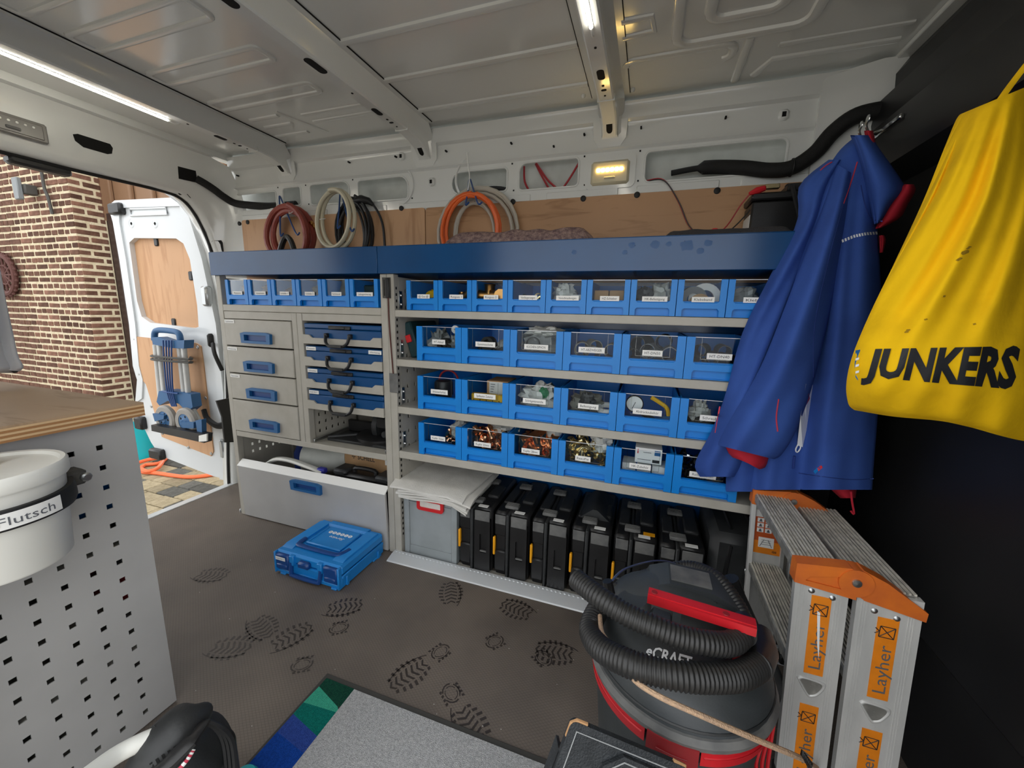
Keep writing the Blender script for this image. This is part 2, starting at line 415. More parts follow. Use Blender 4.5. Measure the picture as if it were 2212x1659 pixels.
# =================================================================== the van body
WY = .42
fl = struct('floor', MB().box(-1.47, 1.98, -1.40, .44, -.03, 0), 'floor_ply')
mb = MB().box(-1.515, -1.462, -1.36, .30, -.05, .004, .003); mb.box(-1.56, -1.50, -1.36, .26, -.09, -.03, .01)
struct('trim_1', mb, 'door_white')
# boot prints left on the floor (flat dark marks)
def boot(cx, cy, rot, part='both', s=1.0):
    mb = MB(); M = Matrix.Translation((cx, cy, .0006)) @ Matrix.Rotation(rot, 4, 'Z') @ Matrix.Scale(s, 4)
    def q(p): mb.add([M @ Vector((x, y, 0)) for x, y in p], [tuple(range(len(p)))])
    if part in ('both', 'sole'):
        for i in range(7):
            y = .03+i*.021; w = .036*math.sin(PI*(i+1.6)/9.2)+.010
            for sg in (-1, 1):
                q([(0, y+.012), (0, y+.020), (sg*w*.62, y+.008), (sg*w*.62, y)] if sg > 0 else [(0, y+.012), (sg*w*.62, y), (sg*w*.62, y+.008), (0, y+.020)])
                q([(sg*(w*.78), y), (sg*(w*1.25), y+.004), (sg*(w*1.2), y+.013), (sg*w*.78, y+.010)][::sg])
        pts = arc((0, .09, 0), .1, -.9, .9, 8, (.55, 0, 0), (0, 1, 0))
        for a, b in zip(pts, pts[1:]): q([(a.x-.012, a.y), (a.x-.008, a.y), (b.x-.008, b.y), (b.x-.012, b.y)])
    if part in ('both', 'heel'):
        for rr, wd in ((.022, .003), (.030, .005)):
            c = arc((0, -.035, 0), rr, 0, 2*PI, 16, (.85, 0, 0), (0, 1.1, 0))
            for i in range(16):
                if (i+int(rr*1000)) % 5 == 0: continue
                a, b = c[i], c[i+1]; k = 1+wd/rr; o = Vector((0, -.035, 0))
                q([a[:2], b[:2], (o+(b-o)*k)[:2], (o+(a-o)*k)[:2]])
        for i in range(4): q([(-.034, -.06+i*.016), (-.026, -.06+i*.016), (-.026, -.052+i*.016), (-.036, -.050+i*.016)]); q([(.026, -.06+i*.016), (.035, -.058+i*.016), (.034, -.048+i*.016), (.026, -.052+i*.016)])
    P('boot_print', mb, 'footprint', fl, 0)
for u_, v_, a_, p_ in ((690, 1320, -1.0, 'sole'), (752, 1352, -.9, 'heel'), (545, 1330, -1.9, 'sole'), (570, 1408, -.4, 'sole'), (675, 1432, -1.0, 'heel'), (975, 1315, .5, 'sole'), (1160, 1335, 1.4, 'sole'),
                       (1085, 1378, -.7, 'heel'), (1160, 1408, 1.0, 'heel'), (935, 1420, 2.7, 'both'), (985, 1515, -2.2, 'both'), (1255, 1420, 1.7, 'sole'), (440, 1400, -1.2, 'sole'), (415, 1240, -1.3, 'sole')):
    p_0 = onZ(u_, v_, 0); boot(p_0.x, p_0.y, a_, p_, .95)
rng = random.Random(5)
mb = MB()
for k in range(34):
    p_0 = onZ(rng.uniform(420, 1250), rng.uniform(1180, 1640), 0); a = rng.uniform(0, 3); l = rng.uniform(.001, .004)
    mb.box(p_0.x-.0006, p_0.x+l*.5, p_0.y-.0004, p_0.y+.0006, 0, .0008)
P('crumbs', mb, 'white_label', fl, 0, kind='stuff')
# side wall: pressed frame with openings, inner skin behind, cove up to the roof
wl = struct('wall_left', MB().prism([(.5, -.1), (.515, -.1), (.515, 2.16), (.5, 2.16)], 0, -1.5, 1.97), 'van_inner')
HO = [(-1.415, -1.04, 1.805, 1.905, (.02, .02, .02, .02)), (-.988, -.847, 1.812, 1.918, .02), (-.778, -.497, 1.806, 1.92, (.02, .02, .045, .02)), (-.439, -.113, 1.80, 1.916, (.02, .02, .05, .02)),
      (.145, .449, 1.80, 1.908, (.05, .02, .02, .05)), (.508, .798, 1.797, 1.92, (.02, .02, .02, .04)), (1.087, 1.62, 1.79, 1.915, .025)]
holes = [rrect(a, b, c, d, r) for a, b, c, d, r in HO]
mb = MB().plate([(-1.45, 1.735), (1.93, 1.735), (1.93, 1.932), (-1.45, 1.932)], holes, XZ(.416), .006)
fr = P('pressed_frame', mb, 'van_white', wl, 30)
for h in holes: P('opening_lip', MB().tube([(x, .4165, z) for x, z in h], .005, 6, True), 'van_white', fr)
mb = MB()
for i in range(8): mb.box(-1.4+i*.41, -1.4+i*.41+.33, .411, .42, 1.745, 1.778, .003)
P('lower_flange', mb, 'van_white', fr)
prof = [(.416, 1.93), (.405, 1.94), (.412, 1.955), (.418, 2.02), (.412, 2.04), (.398, 2.05), (.394, 2.10), (.388, 2.112), (.40, 2.118), (.43, 2.118), (.43, 1.93)]
P('roof_cove', MB().prism(prof, 0, -1.40, 1.93), 'van_white', wl, 25)
for c, r, a0, a1 in (((-.10, .408, 1.93), .10, -1.2, .9), ((.20, .408, 1.93), .11, 2.0, 4.0)):
    P('pressed_bead', MB().tube(arc((c[0]+(-.08 if a0 < 0 else .08), c[1]+.006, c[2]-.06), r, a0, a1, 12), .006, 6), 'van_white', wl)
# small fixing holes and square clips
mb = MB()
for u_, v_ in ((512, 379), (753, 350), (854, 338), (963, 326), (1104, 309), (1196, 316), (1262, 290), (1385, 275), (1568, 253), (1105, 352), (1262, 336), (1383, 324), (1108, 410), (1262, 398), (1378, 389), (597, 404), (657, 399), (759, 387), (606, 447), (664, 440), (888, 427)):
    p = onY(u_, v_, .405); mb.box(p.x-.0035, p.x+.0035, .400 if p.z > 1.94 else .4145, .42, p.z-.0035, p.z+.0035)
P('fixing_hole', mb, 'void', wl, 0, kind='stuff')
for u_, v_ in ((932, 393), (1693, 248), (867, 338)):
    p = onY(u_, v_, .41); P('square_clip', MB().box(p.x-.018, p.x+.018, .403, .42, p.z-.02, p.z+.02, .008), 'van_white', wl); P('clip_hole', MB().box(p.x-.007, p.x+.007, .402, .41, p.z-.009, p.z+.009), 'void', wl)
# plywood lining above the racks
pl1 = P('plywood_panel', MB().plate(rrect(-1.335, -.008, .9, 1.748, .015), [], XZ(.405), .012), 'ply_left', wl)
pl2 = P('plywood_panel', MB().plate(rrect(-.002, 1.70, .9, 1.745, .015), [], XZ(.405), .012), 'ply_wall', wl)
for u_, v_ in ((517, 483), (535, 480), (867, 450), (972, 444), (1108, 436), (1260, 429), (1376, 421), (1549, 412), (1703, 404)):
    p = onY(u_, v_, .404); P('rubber_plug', MB().lathe([(.0, .006), (.008, .006), (.013, .003), (.013, -.004)], Matrix.Translation(p) @ Matrix.Rotation(PI/2, 4, 'X'), 16), 'dark_rubber', pl1 if p.x < 0 else pl2)
P('lower_lining', MB().box(-1.42, 1.92, .425, .44, 0, .95), 'van_inner', wl)
# roof
ce = struct('ceiling', MB().box(-1.52, 1.97, -1.42, .45, 2.128, 2.15), 'van_white')
def bead(pts, closed=False, r=.014, n=8):
    P('roof_bead', MB().tube([(x, y, 2.130) for x, y in pts], r, n, closed, flat=.7, up=(0, 0, 1)), 'van_white', ce)
for y in (-.78, -.50, -.25, -.01, .24): bead([(.07, y), (.85, y)], r=.017)
for z0, z1 in ((-.56, -.47), (-.325, -.245), (-.09, -.02)): bead(rrect(-.84, -.245, z0, z1, .02), True)
bead(rrect(-.84, -.245, -.86, -.66, .02), True)
bead([(-.80, .09), (-.62, .09)]); bead([(-.62, .17), (-.80, .17)]); bead([(-.60, .06), (-.52, .30)], r=.012); bead([(-.50, .12), (-.10, .12), (-.10, .19), (-.50, .19)]); bead([(-.84, .27), (-.62, .27)])
bead(rrect(1.17, 1.56, -.62, .10, .05), True, .02); bead(rrect(1.26, 1.46, -.52, .0, .04), True, .02)
bead([(1.0, -.07), (1.09, -.07), (1.10, .0), (1.0, .01)]); bead(rrect(1.0, 1.36, .14, .22, .03)[0:15], r=.016)
bead([(1.40, .12), (1.40, .38)], r=.016); bead([(1.46, .36), (1.50, .27), (1.86, .27)], r=.016); bead([(1.50, .19), (1.86, .19)], r=.012)
bead([(-1.40, -.3), (-1.40, .2)], r=.012)
def rib(xc, led0=None, led1=None, ledx=0):
    zb = 2.040
    path = [(-1.40, zb, -1.40, 2.13), (.22, zb, .22, 2.13), (.30, zb-.006, .36, 2.125), (.36, 2.018, .405, 2.07), (.398, 1.985, .422, 1.955)]
    rows = [[(xc-.056, yt, zt), (xc-.036, (yb+yt)/2, (zb_+zt)/2+.01), (xc-.031, yb, zb_+.006), (xc-.025, yb, zb_), (xc+.025, yb, zb_), (xc+.031, yb, zb_+.006), (xc+.036, (yb+yt)/2, (zb_+zt)/2+.01), (xc+.056, yt, zt)] for yb, zb_, yt, zt in path]
    mb = MB().grid(rows)
    mb.add([rows[-1][k] for k in range(8)], [tuple(range(8))])
    r_ = P('roof_rib', mb, 'van_white', ce, 25)
    mb = MB().box(xc-.078, xc+.078, -1.40, .36, 2.1245, 2.130); mb.grid([[(xc-.075, .395, 2.05), (xc+.075, .395, 2.05)], [(xc-.07, .408, 1.98), (xc+.07, .408, 1.98)], [(xc-.045, .409, 1.945), (xc+.045, .409, 1.945)]], (0, .008, 0))
    P('rib_flange', mb, 'van_white', ce, 25)
    for s_ in (-1, 1): P('flange_gap', MB().box(xc+s_*.0785-.0012, xc+s_*.0785+.0012, -1.38, .35, 2.1235, 2.1285), 'void', r_, 0)
    def slot(y, ly, lx, z=zb, tilt=0, m='void'):
        P('slot', MB().plate(rrect(-lx, lx, -ly, ly, min(lx, ly)*.9), [], lambda u, v, w: (xc+u, y+v, z-.0012+w-tilt*v), .002), m, r_, 0)
    for y, a, b in ((-.30, .045, .016), (.03, .03, .013), (.10, .006, .005), (.13, .006, .010), (-.62, .045, .016), (-.12, .005, .004), (-.95, .045, .016), (.17, .004, .004)):
        if not (abs(xc) > .5 and y < -.25): slot(y, a, b)
    slot(.362, .026, .013, 2.0165, .85, 'void')
    P('rib_sleeve_edge', MB().box(xc-.034, xc+.034, .205, .21, zb-.003, zb+.02), 'van_white', r_)
    if led0 is not None:
        t = T('led_strip', 'long thin white LED strip light lit on the %s roof rib' % ('rear' if xc < 0 else 'front'), 'light', (xc+ledx, led0, zb))
        P('diffuser', MB().tube([(xc+ledx, led0, zb-.004), (xc+ledx, led1, zb-.004)], .0052, 8), 'led', t)
        P('profile', MB().box(xc+ledx-.0065, xc+ledx+.0065, led0-.01, led1+.01, zb-.0025, zb-.0005), 'white_alu', t)
        P('cable_end', MB().tube(smoothpath([(xc+ledx, led1, zb-.005), (xc+ledx, led1+.03, zb-.008), (xc+ledx, led1+.05, zb+.004)], 4), .003, 6), 'white_label', t)
rib(-.94, -1.25, -.18, -.037); rib(-.005); rib(.93, -1.25, -.22, 0)
for x, y in ((.82, .32), (1.02, .33), (-.09, .30)): P('weld_stud', MB().lathe([(.009, 0), (.009, -.008), (.005, -.014)], Matrix.Translation((x, y, 2.128)), 8), 'van_white', ce)
# rear frame: corner pillar rolling over into the door header
edge = [(.255, -.06), (.27, .15), (.30, .45), (.33, .80), (.34, 1.10), (.335, 1.35), (.315, 1.55), (.285, 1.66), (.245, 1.75), (.20, 1.81), (.14, 1.84), (.02, 1.845), (-.3, 1.838), (-.8, 1.835), (-1.36, 1.83)]
outer = [(.425, -.06), (.425, .15), (.425, .45), (.425, .80), (.425, 1.10), (.425, 1.40), (.425, 1.62), (.425, 1.78), (.425, 1.92), (.40, 2.06), (.30, 2.10), (.05, 2.10), (-.3, 2.10), (-.8, 2.10), (-1.36, 2.10)]
rows = []
for i, ((ye, ze), (yo, zo)) in enumerate(zip(edge, outer)):
    hd = min(1, max(0, (i-7)/3))
    xo = lerp(-1.30, -1.43, hd)
    L_ = lambda t: (lerp(ye, yo, t), lerp(ze, zo, t))
    rows.append([(-1.60, ye+.03*(1-hd), ze+.02*hd), (-1.52, ye, ze), (-1.488, *L_(.02)), (-1.470, *L_(.07)), (-1.462, *L_(.16)), (lerp(-1.43, -1.457, hd), *L_(.45)), (lerp(-1.38, -1.452, hd), *L_(.75)), (xo, yo, zo)])
wr = struct('wall_rear', MB().grid(rows, (-.004, .002, .002)), 'van_white', 50)
P('door_seal', MB().tube(smoothpath([(-1.50, y-.004, z-.002) for y, z in edge], 4), .009, 6), 'dark_rubber', wr)
P('header_seam', MB().tube([(-1.449, y, 2.055) for y in (-1.3, -.6, 0, .3)], .003, 5), 'void', wr)
P('roof_closing_strip', MB().box(-1.45, -1.39, -1.38, .43, 2.095, 2.13), 'van_white', wr)
def rearslot(pix, m='void', name='header_opening', x=-1.4525, t=.004):
    pts = [onX(a, b, x) for a, b in pix]; P(name, MB().add([(x, p.y, p.z) for p in pts]+[(x-t, p.y, p.z) for p in pts], [tuple(range(len(pts))), tuple(range(2*len(pts)-1, len(pts)-1, -1))]), m, wr, 0)
RS = Surf(wr)
def rearslot(pix, **k): RS.poly('header_opening', pix, 'void', wr, .001)
rearslot([(157, 290), (168, 289), (238, 311), (244, 320), (242, 332), (232, 333), (180, 318), (162, 304)])
rearslot([(384, 359), (423, 369), (427, 395), (386, 386)])
rearslot([(384, 417), (405, 419), (413, 428), (398, 432)], x=-1.475)
RS.poly('pillar_opening', [(459, 520), (478, 519), (481, 524), (484, 552), (483, 576), (461, 577), (456, 572), (454, 526)], 'void', wr, .001)
P('header_latch', MB().box(-1.55, -1.49, -.50, -.30, 1.80, 1.835, .01), 'black_plastic', wr)
# switched-off loading light in the rear header
t = T('header_lamp', 'grey unlit loading lamp with six diodes in the rear header', 'light', (-1.452, -.46, 1.95))
a = onX(-20, 275, -1.45); b = onX(92, 283, -1.45)
zc = 1.955
P('housing', MB().box(-1.456, -1.441, -.60, -.385, 1.905, 1.985, .006), 'lens_off', t); P('lens', MB().box(-1.444, -1.438, -.59, -.40, 1.915, 1.975, .004), 'lens_off', t)
for k in range(6): P('diode', MB().lathe([(.0, .003), (.004, .002), (.005, 0)], Matrix.Translation((-1.438, -.55+k*.024, 1.957)) @ Matrix.Rotation(PI/2, 4, 'Y'), 8), 'bucket_white', t)
P('switch', MB().box(-1.440, -1.434, -.515, -.47, 1.925, 1.938, .003), 'scuffed_grey', t)
# bulkhead to the cab: black sheet with a boxed header
prof = [(1.935, 0), (1.945, .35), (1.93, .37), (1.93, 1.0), (1.925, 1.02), (1.925, 1.60), (1.90, 1.66), (1.83, 1.70), (1.815, 1.80), (1.835, 1.86), (1.86, 1.875), (1.855, 1.90), (1.86, 1.97), (1.905, 2.0), (1.90, 2.06), (1.945, 2.128), (1.97, 2.128), (1.97, 0)]
br = struct('wall_right', MB().prism([(x, z) for x, z in prof], 1, -1.40, .36), 'bulkhead', 30)
P('bulkhead_side_return', MB().prism([(1.93, 0), (1.80, .40), (1.86, .0)][:0] or [(1.86, .36), (1.93, .36), (1.93, .44), (1.78, .44)], 2, 0, 1.74), 'bulkhead', br)
P('roof_edge_strip', MB().box(1.895, 1.948, -1.36, .40, 2.108, 2.127, .004), 'van_white', br)
P('upper_side_return', MB().prism([(1.70, .395), (1.78, .388), (1.86, .35), (1.93, .35), (1.93, .43), (1.70, .43)], 2, 1.74, 2.115), 'van_white', br)
# near side of the van (behind and beside the camera): rear quarter, sliding-door header and front post
struct('wall_near', MB().box(-1.52, .02, -1.42, -1.38, -.05, 2.15), 'van_white')
struct('trim_2', MB().box(.02, 1.97, -1.42, -1.36, 1.86, 2.15, .01), 'van_white')
struct('trim_3', MB().box(1.72, 1.97, -1.42, -1.38, -.05, 1.86, .01), 'van_white')
# aluminium edge rail in front of the open rack
mb = MB().prism([(-.075, 0), (-.070, .004), (-.03, .016), (.0, .018), (.0, 0)], 0, .035, 1.75)
rl = struct('trim_4', mb, 'white_alu', 20)
mb = MB()
for k in range(86):
    for j in range(2): mb.lathe([(.0055, 0), (.005, .003), (.0025, .0045)], Matrix.Translation((.05+k*.0195+j*.0097, -.012-j*.014, .0165-j*.006)), 7)
P('grip_stud', mb, 'white_alu', rl, kind='stuff')
# =================================================================== left drawer cabinet
D = .40
cab = T('drawer_cabinet', 'grey steel drawer cabinet with four drawers and a tilting bottom bin', 'cabinet', (-.52, .2, 0))
def post(parent, x0, x1, z0=0, z1=1.371): P('post', MB().box(x0, x1, 0, .035, z0, z1, .002), 'grey_steel', parent)
def rearpost(parent, x0, x1, z0=0, z1=1.371): P('rear_post', MB().box(x0, x1, D-.035, D, z0, z1), 'grey_steel', parent)
post(cab, -1.042, -1.010); post(cab, 0, .035); rearpost(cab, -1.042, -1.012); rearpost(cab, 0, .035)
def perf(x, y0, y1, z0, z1, py=.045, pz=.045, hs=.006):
    return [[(y+a*hs, z+b*hs*1.4) for a, b in ((-1, -1), (1, -1), (1, 1), (-1, 1))] for y in [y0+i*py for i in range(int((y1-y0)/py)+1)] for z in [z0+i*pz for i in range(int((z1-z0)/pz)+1)]]
def sidepanel(parent, x, z0, z1, holes=None, name='side_panel'):
    P(name, MB().plate([(.035, z0), (D-.035, z0), (D-.035, z1), (.035, z1)], holes or [], lambda u, v, w: (x+w, u, v), .003), 'grey_steel', parent, 0)
sidepanel(cab, -1.03, .02, 1.36, perf(0, .10, .34, .36, .47)); sidepanel(cab, .012, .02, 1.36)
P('bin_shelf', MB().box(-1.010, 0, 0, D, 1.188, 1.221, .002), 'grey_steel', cab)
P('top_rail', MB().box(-1.010, -.536, .002, .03, 1.147, 1.187, .002), 'grey_steel', cab); P('top_rail', MB().box(-.469, 0, .002, .03, 1.150, 1.187, .002), 'grey_steel', cab)
P('divider_post', MB().box(-.5365, -.504, 0, .035, .515, 1.187, .002), 'grey_steel', cab); P('divider_post', MB().box(-.503, -.469, 0, .035, .515, 1.187, .002), 'grey_steel', cab)
sidepanel(cab, -.485, .50, 1.15, perf(0, .08, .33, .56, .66), 'divider_panel')
P('lower_shelf', MB().box(-1.010, 0, 0, D, .487, .517, .002), 'grey_steel', cab)
P('back_panel', MB().box(-1.03, .03, D-.004, D, .02, 1.36), 'grey_steel', cab)
P('base_plate', MB().box(-1.010, 0, .02, D-.01, .003, .012), 'grey_steel', cab)
P('runner', MB().box(-.466, -.452, .01, .37, .517, .535, .002), 'steel', cab); P('runner', MB().box(-.016, -.002, .01, .37, .517, .535, .002), 'steel', cab)
P('floor_bolt', MB().lathe([(.012, 0), (.012, .012), (.008, .020)], Matrix.Translation((-1.065, .02, 0)), 10), 'steel', cab)
def pull(cx, cz, w, h, parent, y=-.004):
    o = [(cx-w/2, cz+h*.38), (cx-w*.36, cz+h*.5), (cx+w*.36, cz+h*.5), (cx+w/2, cz+h*.38), (cx+w*.485, cz-h/2), (cx-w*.485, cz-h/2)]
    mb = MB().plate(o, [[(cx-w*.37, cz-h*.27), (cx+w*.37, cz-h*.27), (cx+w*.37, cz+h*.26), (cx-w*.37, cz+h*.26)]], XZ(y-.016), .018)
    hd = P('pull_handle', mb, 'handle_blue', parent, 20)
    return hd
def card(cx, cz, w, h, s, parent, y, m='white_label', ink='ink_grey', tw=.78, name='label_card', fn=None):
    c = P(name, MB().box(cx-w/2, cx+w/2, y-.001, y, cz-h/2, cz+h/2), m, parent, 0)
    if s: text(s, TR((cx, y-.0014, cz), (1, 0, 0), (0, 0, 1)), h*.45, ink, c, w*tw)
    return c
def drawer_front(x0, x1, z0, z1, pz, parent, txt):
    d = P('drawer', MB().box(x0, x1, -.004, .016, z0, z1, .003), 'grey_steel', parent)
    P('drawer_pocket', MB().box((x0+x1)/2-.08, (x0+x1)/2+.08, -.0045, -.0035, pz-.019, pz+.019), 'sys_dark', d); pull((x0+x1)/2, pz, .208, .058, d)
    if txt: card(x0+.042, z1-.012, .072, .017, txt, d, -.0045)
    P('drawer_body', MB().box(x0+.012, x1-.012, .016, .37, z0+.008, z1-.02), 'grey_steel', d)
for z0, z1, pz, tx in ((1.005, 1.144, 1.052, 'Gasbrenner'), (.855, .998, .900, 'Heizung'), (.708, .849, .752, 'Sanitär'), (.521, .701, .578, None)):
    drawer_front(-1.008, -.539, z0, z1, pz, cab, tx)
# tilting bin at the bottom, leaning out a little
M_ = Matrix.Translation((0, 0, .004)) @ Matrix.Rotation(math.radians(2.5), 4, 'X') @ Matrix.Translation((0, 0, -.004))
tb = P('tilt_bin', MB().box(-1.004, -.004, -.006, .012, .004, .318, .003).xf(M_), 'grey_panel', cab)
P('bin_lip', MB().prism([(-.008, .318), (.030, .346), (.034, .343), (-.004, .314)], 0, -1.005, -.003).xf(M_), 'white_label', tb)
P('handle_pocket', MB().box(-.578, -.418, -.0065, -.0055, .257, .295).xf(M_), 'sys_dark', tb)
mb = MB(); w, h, cx, cz = .208, .058, -.498, .276
mb.plate([(cx-w/2, cz+h*.38), (cx-w*.36, cz+h*.5), (cx+w*.36, cz+h*.5), (cx+w/2, cz+h*.38), (cx+w*.485, cz-h/2), (cx-w*.485, cz-h/2)], [[(cx-w*.37, cz-h*.27), (cx+w*.37, cz-h*.27), (cx+w*.37, cz+h*.26), (cx-w*.37, cz+h*.26)]], XZ(-.022), .018)
P('pull_handle', mb.xf(M_), 'handle_blue', tb, 20)
# four blue carry cases on pull-out trays
ORD = ('topmost', 'second from top', 'third from top', 'lowest')
for k, zt in enumerate((1.145, 1.034, .922, .811)):
    zb = zt-.106
    pts = [(-.467, zb), (-.001, zb), (-.001, zb+.045), (-.045, zb+.044), (-.062, zb+.030), (-.408, zb+.030), (-.425, zb+.044), (-.467, zb+.045)]
    P('tray', MB().plate(pts, [], XZ(-.006), .008), 'grey_steel', cab, 0).name; P('tray_floor', MB().box(-.467, -.001, .002, .37, zb, zb+.004), 'grey_steel', cab)
    c = T('carry_case', 'flat navy steel carry case with black drop handle, %s of four' % ORD[k], 'case', (-.233, .15, zb+.006), 'navy carry cases in the cabinet')
    P('base', MB().box(-.462, -.006, .003, .35, zb+.006, zb+.075, .004), 'navy_case', c); P('lid', MB().box(-.462, -.006, .002, .35, zb+.0765, zt-.006, .004), 'navy_case', c)
    P('latch', MB().box(-.305, -.175, -.006, .004, zt-.032, zt-.014, .003).box(-.262, -.205, -.009, .0, zt-.029, zt-.017, .002), 'black_plastic', c)
    hp = smoothpath([(-.316, -.012, zb+.046), (-.314, -.016, zb+.030), (-.309, -.02, zb+.012), (-.292, -.024, zb-.001), (-.272, -.026, zb-.006), (-.218, -.026, zb-.006), (-.199, -.024, zb-.001), (-.183, -.02, zb+.012), (-.177, -.016, zb+.030), (-.175, -.012, zb+.046)], 3)
    P('handle', MB().tube(hp, .0085, 8, flat=.8), 'black_plastic', c)
    for hx in (-.316, -.175): P('handle_lug', MB().box(hx-.009, hx+.009, -.016, .004, zb+.034, zb+.056, .003), 'black_plastic', c)
    P('handle_grip', MB().box(-.285, -.205, -.037, -.02, zb-.010, zb+.003, .002), 'dusty_black', c)
    if k: card(-.425, zt-.019, .062, .018, ('Pressen', 'Schneiden', 'ELEKTRO 1')[k-1], c, .0015)
    if k == 1: card(-.043, zt-.019, .072, .018, 'Werkzeug', c, .0015)
# =================================================================== right open rack
RX1 = 1.64
rack = T('shelf_rack', 'wide grey steel rack with four shelves full of blue bins', 'shelving', (.85, .2, 0))
post(rack, .036, .073); post(rack, RX1, 1.70); rearpost(rack, .036, .073); rearpost(rack, RX1, 1.70)
sidepanel(rack, .070, .02, 1.36, perf(0, .09, .34, .10, 1.32, .06, .075)); sidepanel(rack, RX1+.004, .02, 1.36)
for z0, z1 in ((1.183, 1.214), (.959, .992), (.735, .768), (.513, .549)): P('shelf', MB().box(.074, RX1, 0, D-.005, z0, z1, .002), 'grey_steel', rack)
P('back_panel', MB().box(.04, 1.70, D-.004, D, .02, 1.36), 'navy_steel', rack)
P('plinth', MB().box(.074, RX1, .02, .04, .0, .004), 'grey_steel', rack)
for zs in (1.214, .992, .768, .549):
    br_ = P('shelf_bracket', MB().box(.0735, .079, .03, .055, zs+.005, zs+.085, .002), 'steel', rack)
    for dz in (.025, .065): P('bolt', MB().lathe([(.007, 0), (.007, .003), (.004, .007)], Matrix.Translation((.079, .042, zs+dz)) @ Matrix.Rotation(PI/2, 4, 'Y'), 8), 'chrome', br_)
mb = MB()
for i in range(44): mb.box(.0725, .0745, .012, .020, .10+i*.028, .112+i*.028)
P('post_slot', mb, 'void', rack, 0, kind='stuff')
# blue top trays over both units
for nm, x0, x1, lb in (('roof_tray', -1.055, -.001, 'navy steel top tray over the drawer cabinet'), ('roof_tray', .001, 1.745, 'long navy steel top tray over the shelf rack, hand smudges on it')):
    t = T(nm, lb, 'tray', ((x0+x1)/2, .2, 1.371))
    P('front_panel', MB().box(x0, x1, -.014, -.006, 1.371, 1.487, .002), 'navy_steel', t); P('front_lip', MB().box(x0, x1, -.012, .012, 1.4845, 1.4885, .001), 'navy_steel', t)
    P('tray_bottom', MB().box(x0, x1, -.006, D, 1.372, 1.378), 'navy_steel', t)
    P('end_panel', MB().box(x0, x0+.004, -.006, D, 1.378, 1.485), 'navy_steel', t); P('end_panel', MB().box(x1-.004, x1, -.006, D, 1.378, 1.485), 'navy_steel', t)
    if x0 > 0:
        for u_, v_, s in ((1415, 528, .017), (1445, 527, .010), (1485, 530, .02), (1513, 542, .012), (1365, 530, .012), (1350, 545, .01), (1530, 525, .012), (1240, 545, .01)):
            p = onY(u_, v_, -.0145); P('hand_smudge', MB().ball((p.x, -.0141, p.z), (s, .0002, s*.8), 10, 6, .5, 4, u_), 'navy_case', t)

# =================================================================== storage bins
def bin_meshes(w, h, d):
    """one bin with its front lower left corner at the origin"""
    big = w > .2
    sl = .020 if not big else .028; wz = h*.37; rz = h*.22; rs = sl*.95
    o = [(0, 0), (rs, 0), (rs, rz*.75), (rs+.006, rz), (w-rs-.006, rz), (w-rs, rz*.75), (w-rs, 0), (w, 0), (w, h), (w-sl, h), (w-sl, wz+.006), (w-sl-.006, wz), (sl+.006, wz), (sl, wz+.006), (sl, h), (0, h)]
    m1 = MB().plate(o, [], XZ(-.004), .012)
    m1.box(sl, w-sl, .001, .009, wz-.004, wz+.004)                                    # sill lip behind the window
    m1.prism([(-.004, wz-.001), (.008, wz+.007), (.008, wz-.003)], 0, sl, w-sl)       # bevelled sill
    m1.box(rs-.002, w-rs+.002, .016, .019, 0, rz+.004)                                          # recessed lower front
    m1.box(.003, .006, .006, d, .002, h); m1.box(w-.006, w-.003, .006, d, .002, h); m1.box(.003, w-.003, d-.003, d, .002, h); m1.box(.004, w-.004, .008, d, .0, .003)
    m1.box(-.0, .004, -.002, .03, .002, h, .001); m1.box(w-.004, w, -.002, .03, .002, h, .001)
    m2 = MB().box(sl+.0005, w-sl-.0005, .0015, .0035, wz+.004, h-.001)
    me1, me2 = mesh_of(m1, 'bin_blue', 25), mesh_of(m2, 'clear_pane', 0)
    me3 = None
    if big:
        t = MB()
        for x in (sl+.022, w-sl-.022): t.box(x-.0008, x+.0008, -.0005, .0015, wz+.018, h-.002)
        t.box(sl+.022, w-sl-.022, -.0005, .0015, wz+.0165, wz+.0185); me3 = mesh_of(t, 'clear_tube', 0)
    mt = MB().box(sl, w-sl, .0012, .0038, h-.0018, h); me4 = mesh_of(mt, 'white_alu', 0)
    return me1, me2, me3, me4, wz, sl
BM = {}
BINS = {}
def make_bin(key, x, z, w, h, d, txt, label, group, lw=.085, lx=.5):
    if (w, h, d) not in BM: BM[w, h, d] = bin_meshes(w, h, d)
    a, b, c, e, wz, sl = BM[w, h, d]
    t = T('storage_bin', label, 'bin', (0, 0, 0), group)
    P('bin_body', a, None, t); P('window_pane', b, None, t)
    P('pane_edge', e, None, t)
    if c: P('card_holder', c, None, t)
    if txt: card(w*lx, wz+(.012 if w < .2 else .030), lw, .018 if w < .2 else .021, txt, t, -.001 if w < .2 else -.0012, ink='ink')
    t.matrix_basis = Matrix.Translation((x, .006, z)); BINS[key] = (x, z, w, h, d); return t
SW, SH, LW, LH = .156, .127, .2195, .152
for i, (tx, wd) in enumerate((('Wischtücher', .068), ('Schutzmatten', .072), ('Schleifer 1', .06), ('Schleifer 2', .06), ('Schlüssel', .058), ('Ladungssicherung', .09))):
    make_bin(('A', i), -.978+i*.1615, 1.2225, SW, SH, .34, tx, ('small blue bin labelled %s on the drawer cabinet' % tx if i not in (2, 3) else 'small blue bin with grey-brown bag, third on the drawer cabinet' if i == 2 else 'small blue bin with grey bag, fourth on the drawer cabinet'), 'small blue bins on the drawer cabinet', wd, .52)
